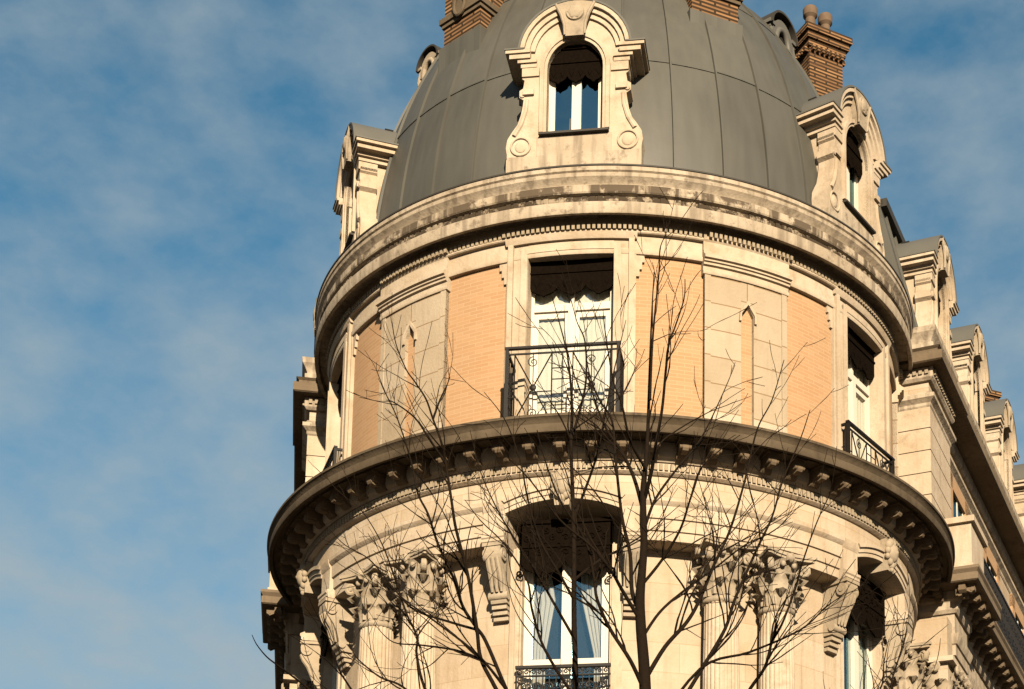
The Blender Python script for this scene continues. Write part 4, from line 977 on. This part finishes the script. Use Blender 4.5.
bare_tree('bare leafless tree with the thicker straight trunk rising in front of the tower',
    [(652, 1180, .095, 0), (648, 900, .075, 0), (645.5, 700, .054, 0), (641, 629, .047, 0), (640, 599, .043, 0), (642, 572, .037, 0), (644, 542, .033, 0), (643, 494, .028, 0), (646, 461, .021, .05), (648, 426, .016, .1), (650, 359, .010, .15), (652, 310, .007, .2), (654, 272, .003, .2)],
    [[(.014, .004, .5), (650, 400), (652, 350), (655, 312), (659, 272), (660, 249), (665, 236)],
     [(.022, .004, -.6), (645, 498), (652, 469), (655, 449), (662, 410), (666, 369), (669, 344), (675, 327), (684, 299), (685, 279)],
     [(.024, .005, .9), (643, 510), (634, 478), (622, 452), (606, 428), (594, 398), (588, 372)],
     [(.026, .004, .8), (640, 610), (632, 592), (630, 554), (622, 517), (616, 464), (612, 421), (600, 401), (590, 376), (585, 349)],
     [(.022, .004, -1.0), (640, 620), (622, 590), (610, 569), (590, 545), (560, 520), (530, 480), (505, 455)],
     [(.024, .004, -.8), (644, 690), (630, 660), (610, 629), (597, 599), (594, 577), (585, 540), (560, 500), (545, 460), (537, 430)],
     [(.026, .004, .9), (645, 680), (665, 647), (687, 622), (700, 599), (714, 565), (730, 530), (745, 480), (757, 430), (772, 400), (784, 360)],
     [(.024, .004, 1.2), (646, 760), (700, 672), (725, 629), (735, 599), (757, 549), (772, 517), (783, 480), (800, 440), (810, 410)],
     [(.022, .004, -1.2), (648, 820), (720, 735), (750, 689), (765, 667), (772, 642), (782, 624), (795, 590), (802, 564), (817, 522), (832, 490)],
     [(.018, .003, -.9), (646, 740), (700, 669), (750, 652), (800, 630), (825, 608), (840, 597)],
     [(.018, .003, .7), (641, 640), (660, 612), (685, 590), (715, 568), (745, 545), (775, 530), (800, 505)],
     [(.020, .003, 1.4), (650, 880), (780, 790), (850, 735), (880, 690), (884, 662), (889, 639)],
     [(.016, .003, 1.1), (800, 775), (885, 710), (892, 680), (905, 637), (907, 619)],
     [(.018, .003, .6), (644, 530), (655, 500), (676, 470), (700, 440), (720, 400), (735, 365)],
     [(.016, .003, -.8), (646, 470), (630, 440), (622, 405), (613, 380), (605, 330), (603, 310)],
     [(.018, .003, -.5), (642, 585), (662, 560), (680, 530), (690, 500), (700, 470), (720, 450), (740, 435)]],
    -15.5, 3)
bare_tree('thinner bare leafless tree standing left of the thick trunk, branches spread over the columns',
    [(584, 1200, .085, 0), (580, 900, .065, 0), (576, 700, .031, 0), (574, 617, .025, 0), (574, 554, .022, 0), (573, 500, .019, 0), (571, 449, .016, 0), (572, 406, .014, .1), (568, 359, .009, .2), (560, 325, .006, .2), (552, 297, .003, .2)],
    [[(.026, .004, .8), (579, 860), (535, 755), (506, 689), (486, 642), (476, 627), (463, 607), (453, 577), (438, 544), (428, 514), (418, 494), (413, 469), (406, 444), (396, 415), (386, 394), (376, 369)],
     [(.026, .004, -.9), (578, 840), (530, 755), (496, 689), (481, 659), (477, 630), (471, 592), (466, 567), (456, 529), (452, 504), (446, 464), (441, 441), (433, 419), (426, 399), (415, 382), (406, 369), (396, 344), (392, 322)],
     [(.022, .003, 1.2), (581, 930), (480, 780), (430, 700), (417, 657), (417, 637), (406, 612), (391, 567), (380, 540), (365, 515), (350, 498)],
     [(.020, .003, -1.3, .5), (582, 960), (430, 810), (380, 735), (351, 689), (338, 667), (326, 629), (322, 605)],
     [(.016, .003, -1.5, 0), (430, 810), (360, 735), (310, 690), (280, 667), (267, 657), (257, 645), (252, 635)],
     [(.018, .003, 1.0), (480, 780), (430, 715), (403, 687), (380, 677), (361, 662), (353, 652), (345, 630)],
     [(.016, .003, .5), (481, 659), (455, 650), (420, 645), (393, 642), (375, 625)],
     [(.016, .003, .9), (478, 630), (450, 622), (415, 610), (395, 590), (370, 560), (345, 545), (330, 530)],
     [(.018, .003, -.7), (506, 689), (478, 655), (440, 625), (405, 600), (385, 580)],
     [(.018, .003, .7), (575, 640), (552, 600), (535, 570), (515, 540), (495, 505), (480, 470), (470, 430)],
     [(.018, .003, -.6), (574, 600), (560, 575), (540, 540), (528, 500), (520, 460), (505, 420), (484, 392)],
     [(.018, .003, .5), (573, 520), (585, 490), (597, 455), (604, 420), (612, 380), (620, 345), (626, 320)],
     [(.018, .003, .6), (571, 440), (580, 410), (586, 380), (585, 342), (577, 322), (571, 299)],
     [(.018, .003, -.8), (576, 700), (545, 650), (532, 610), (527, 580), (505, 545), (480, 520), (465, 500)],
     [(.018, .003, .8), (574, 580), (600, 560), (622, 548), (650, 530), (680, 505)],
     [(.016, .003, -.5), (446, 464), (430, 440), (415, 418), (395, 403), (386, 400)],
     [(.014, .003, .4), (433, 419), (440, 400), (447, 385), (450, 377)]],
    -14.6, 11)
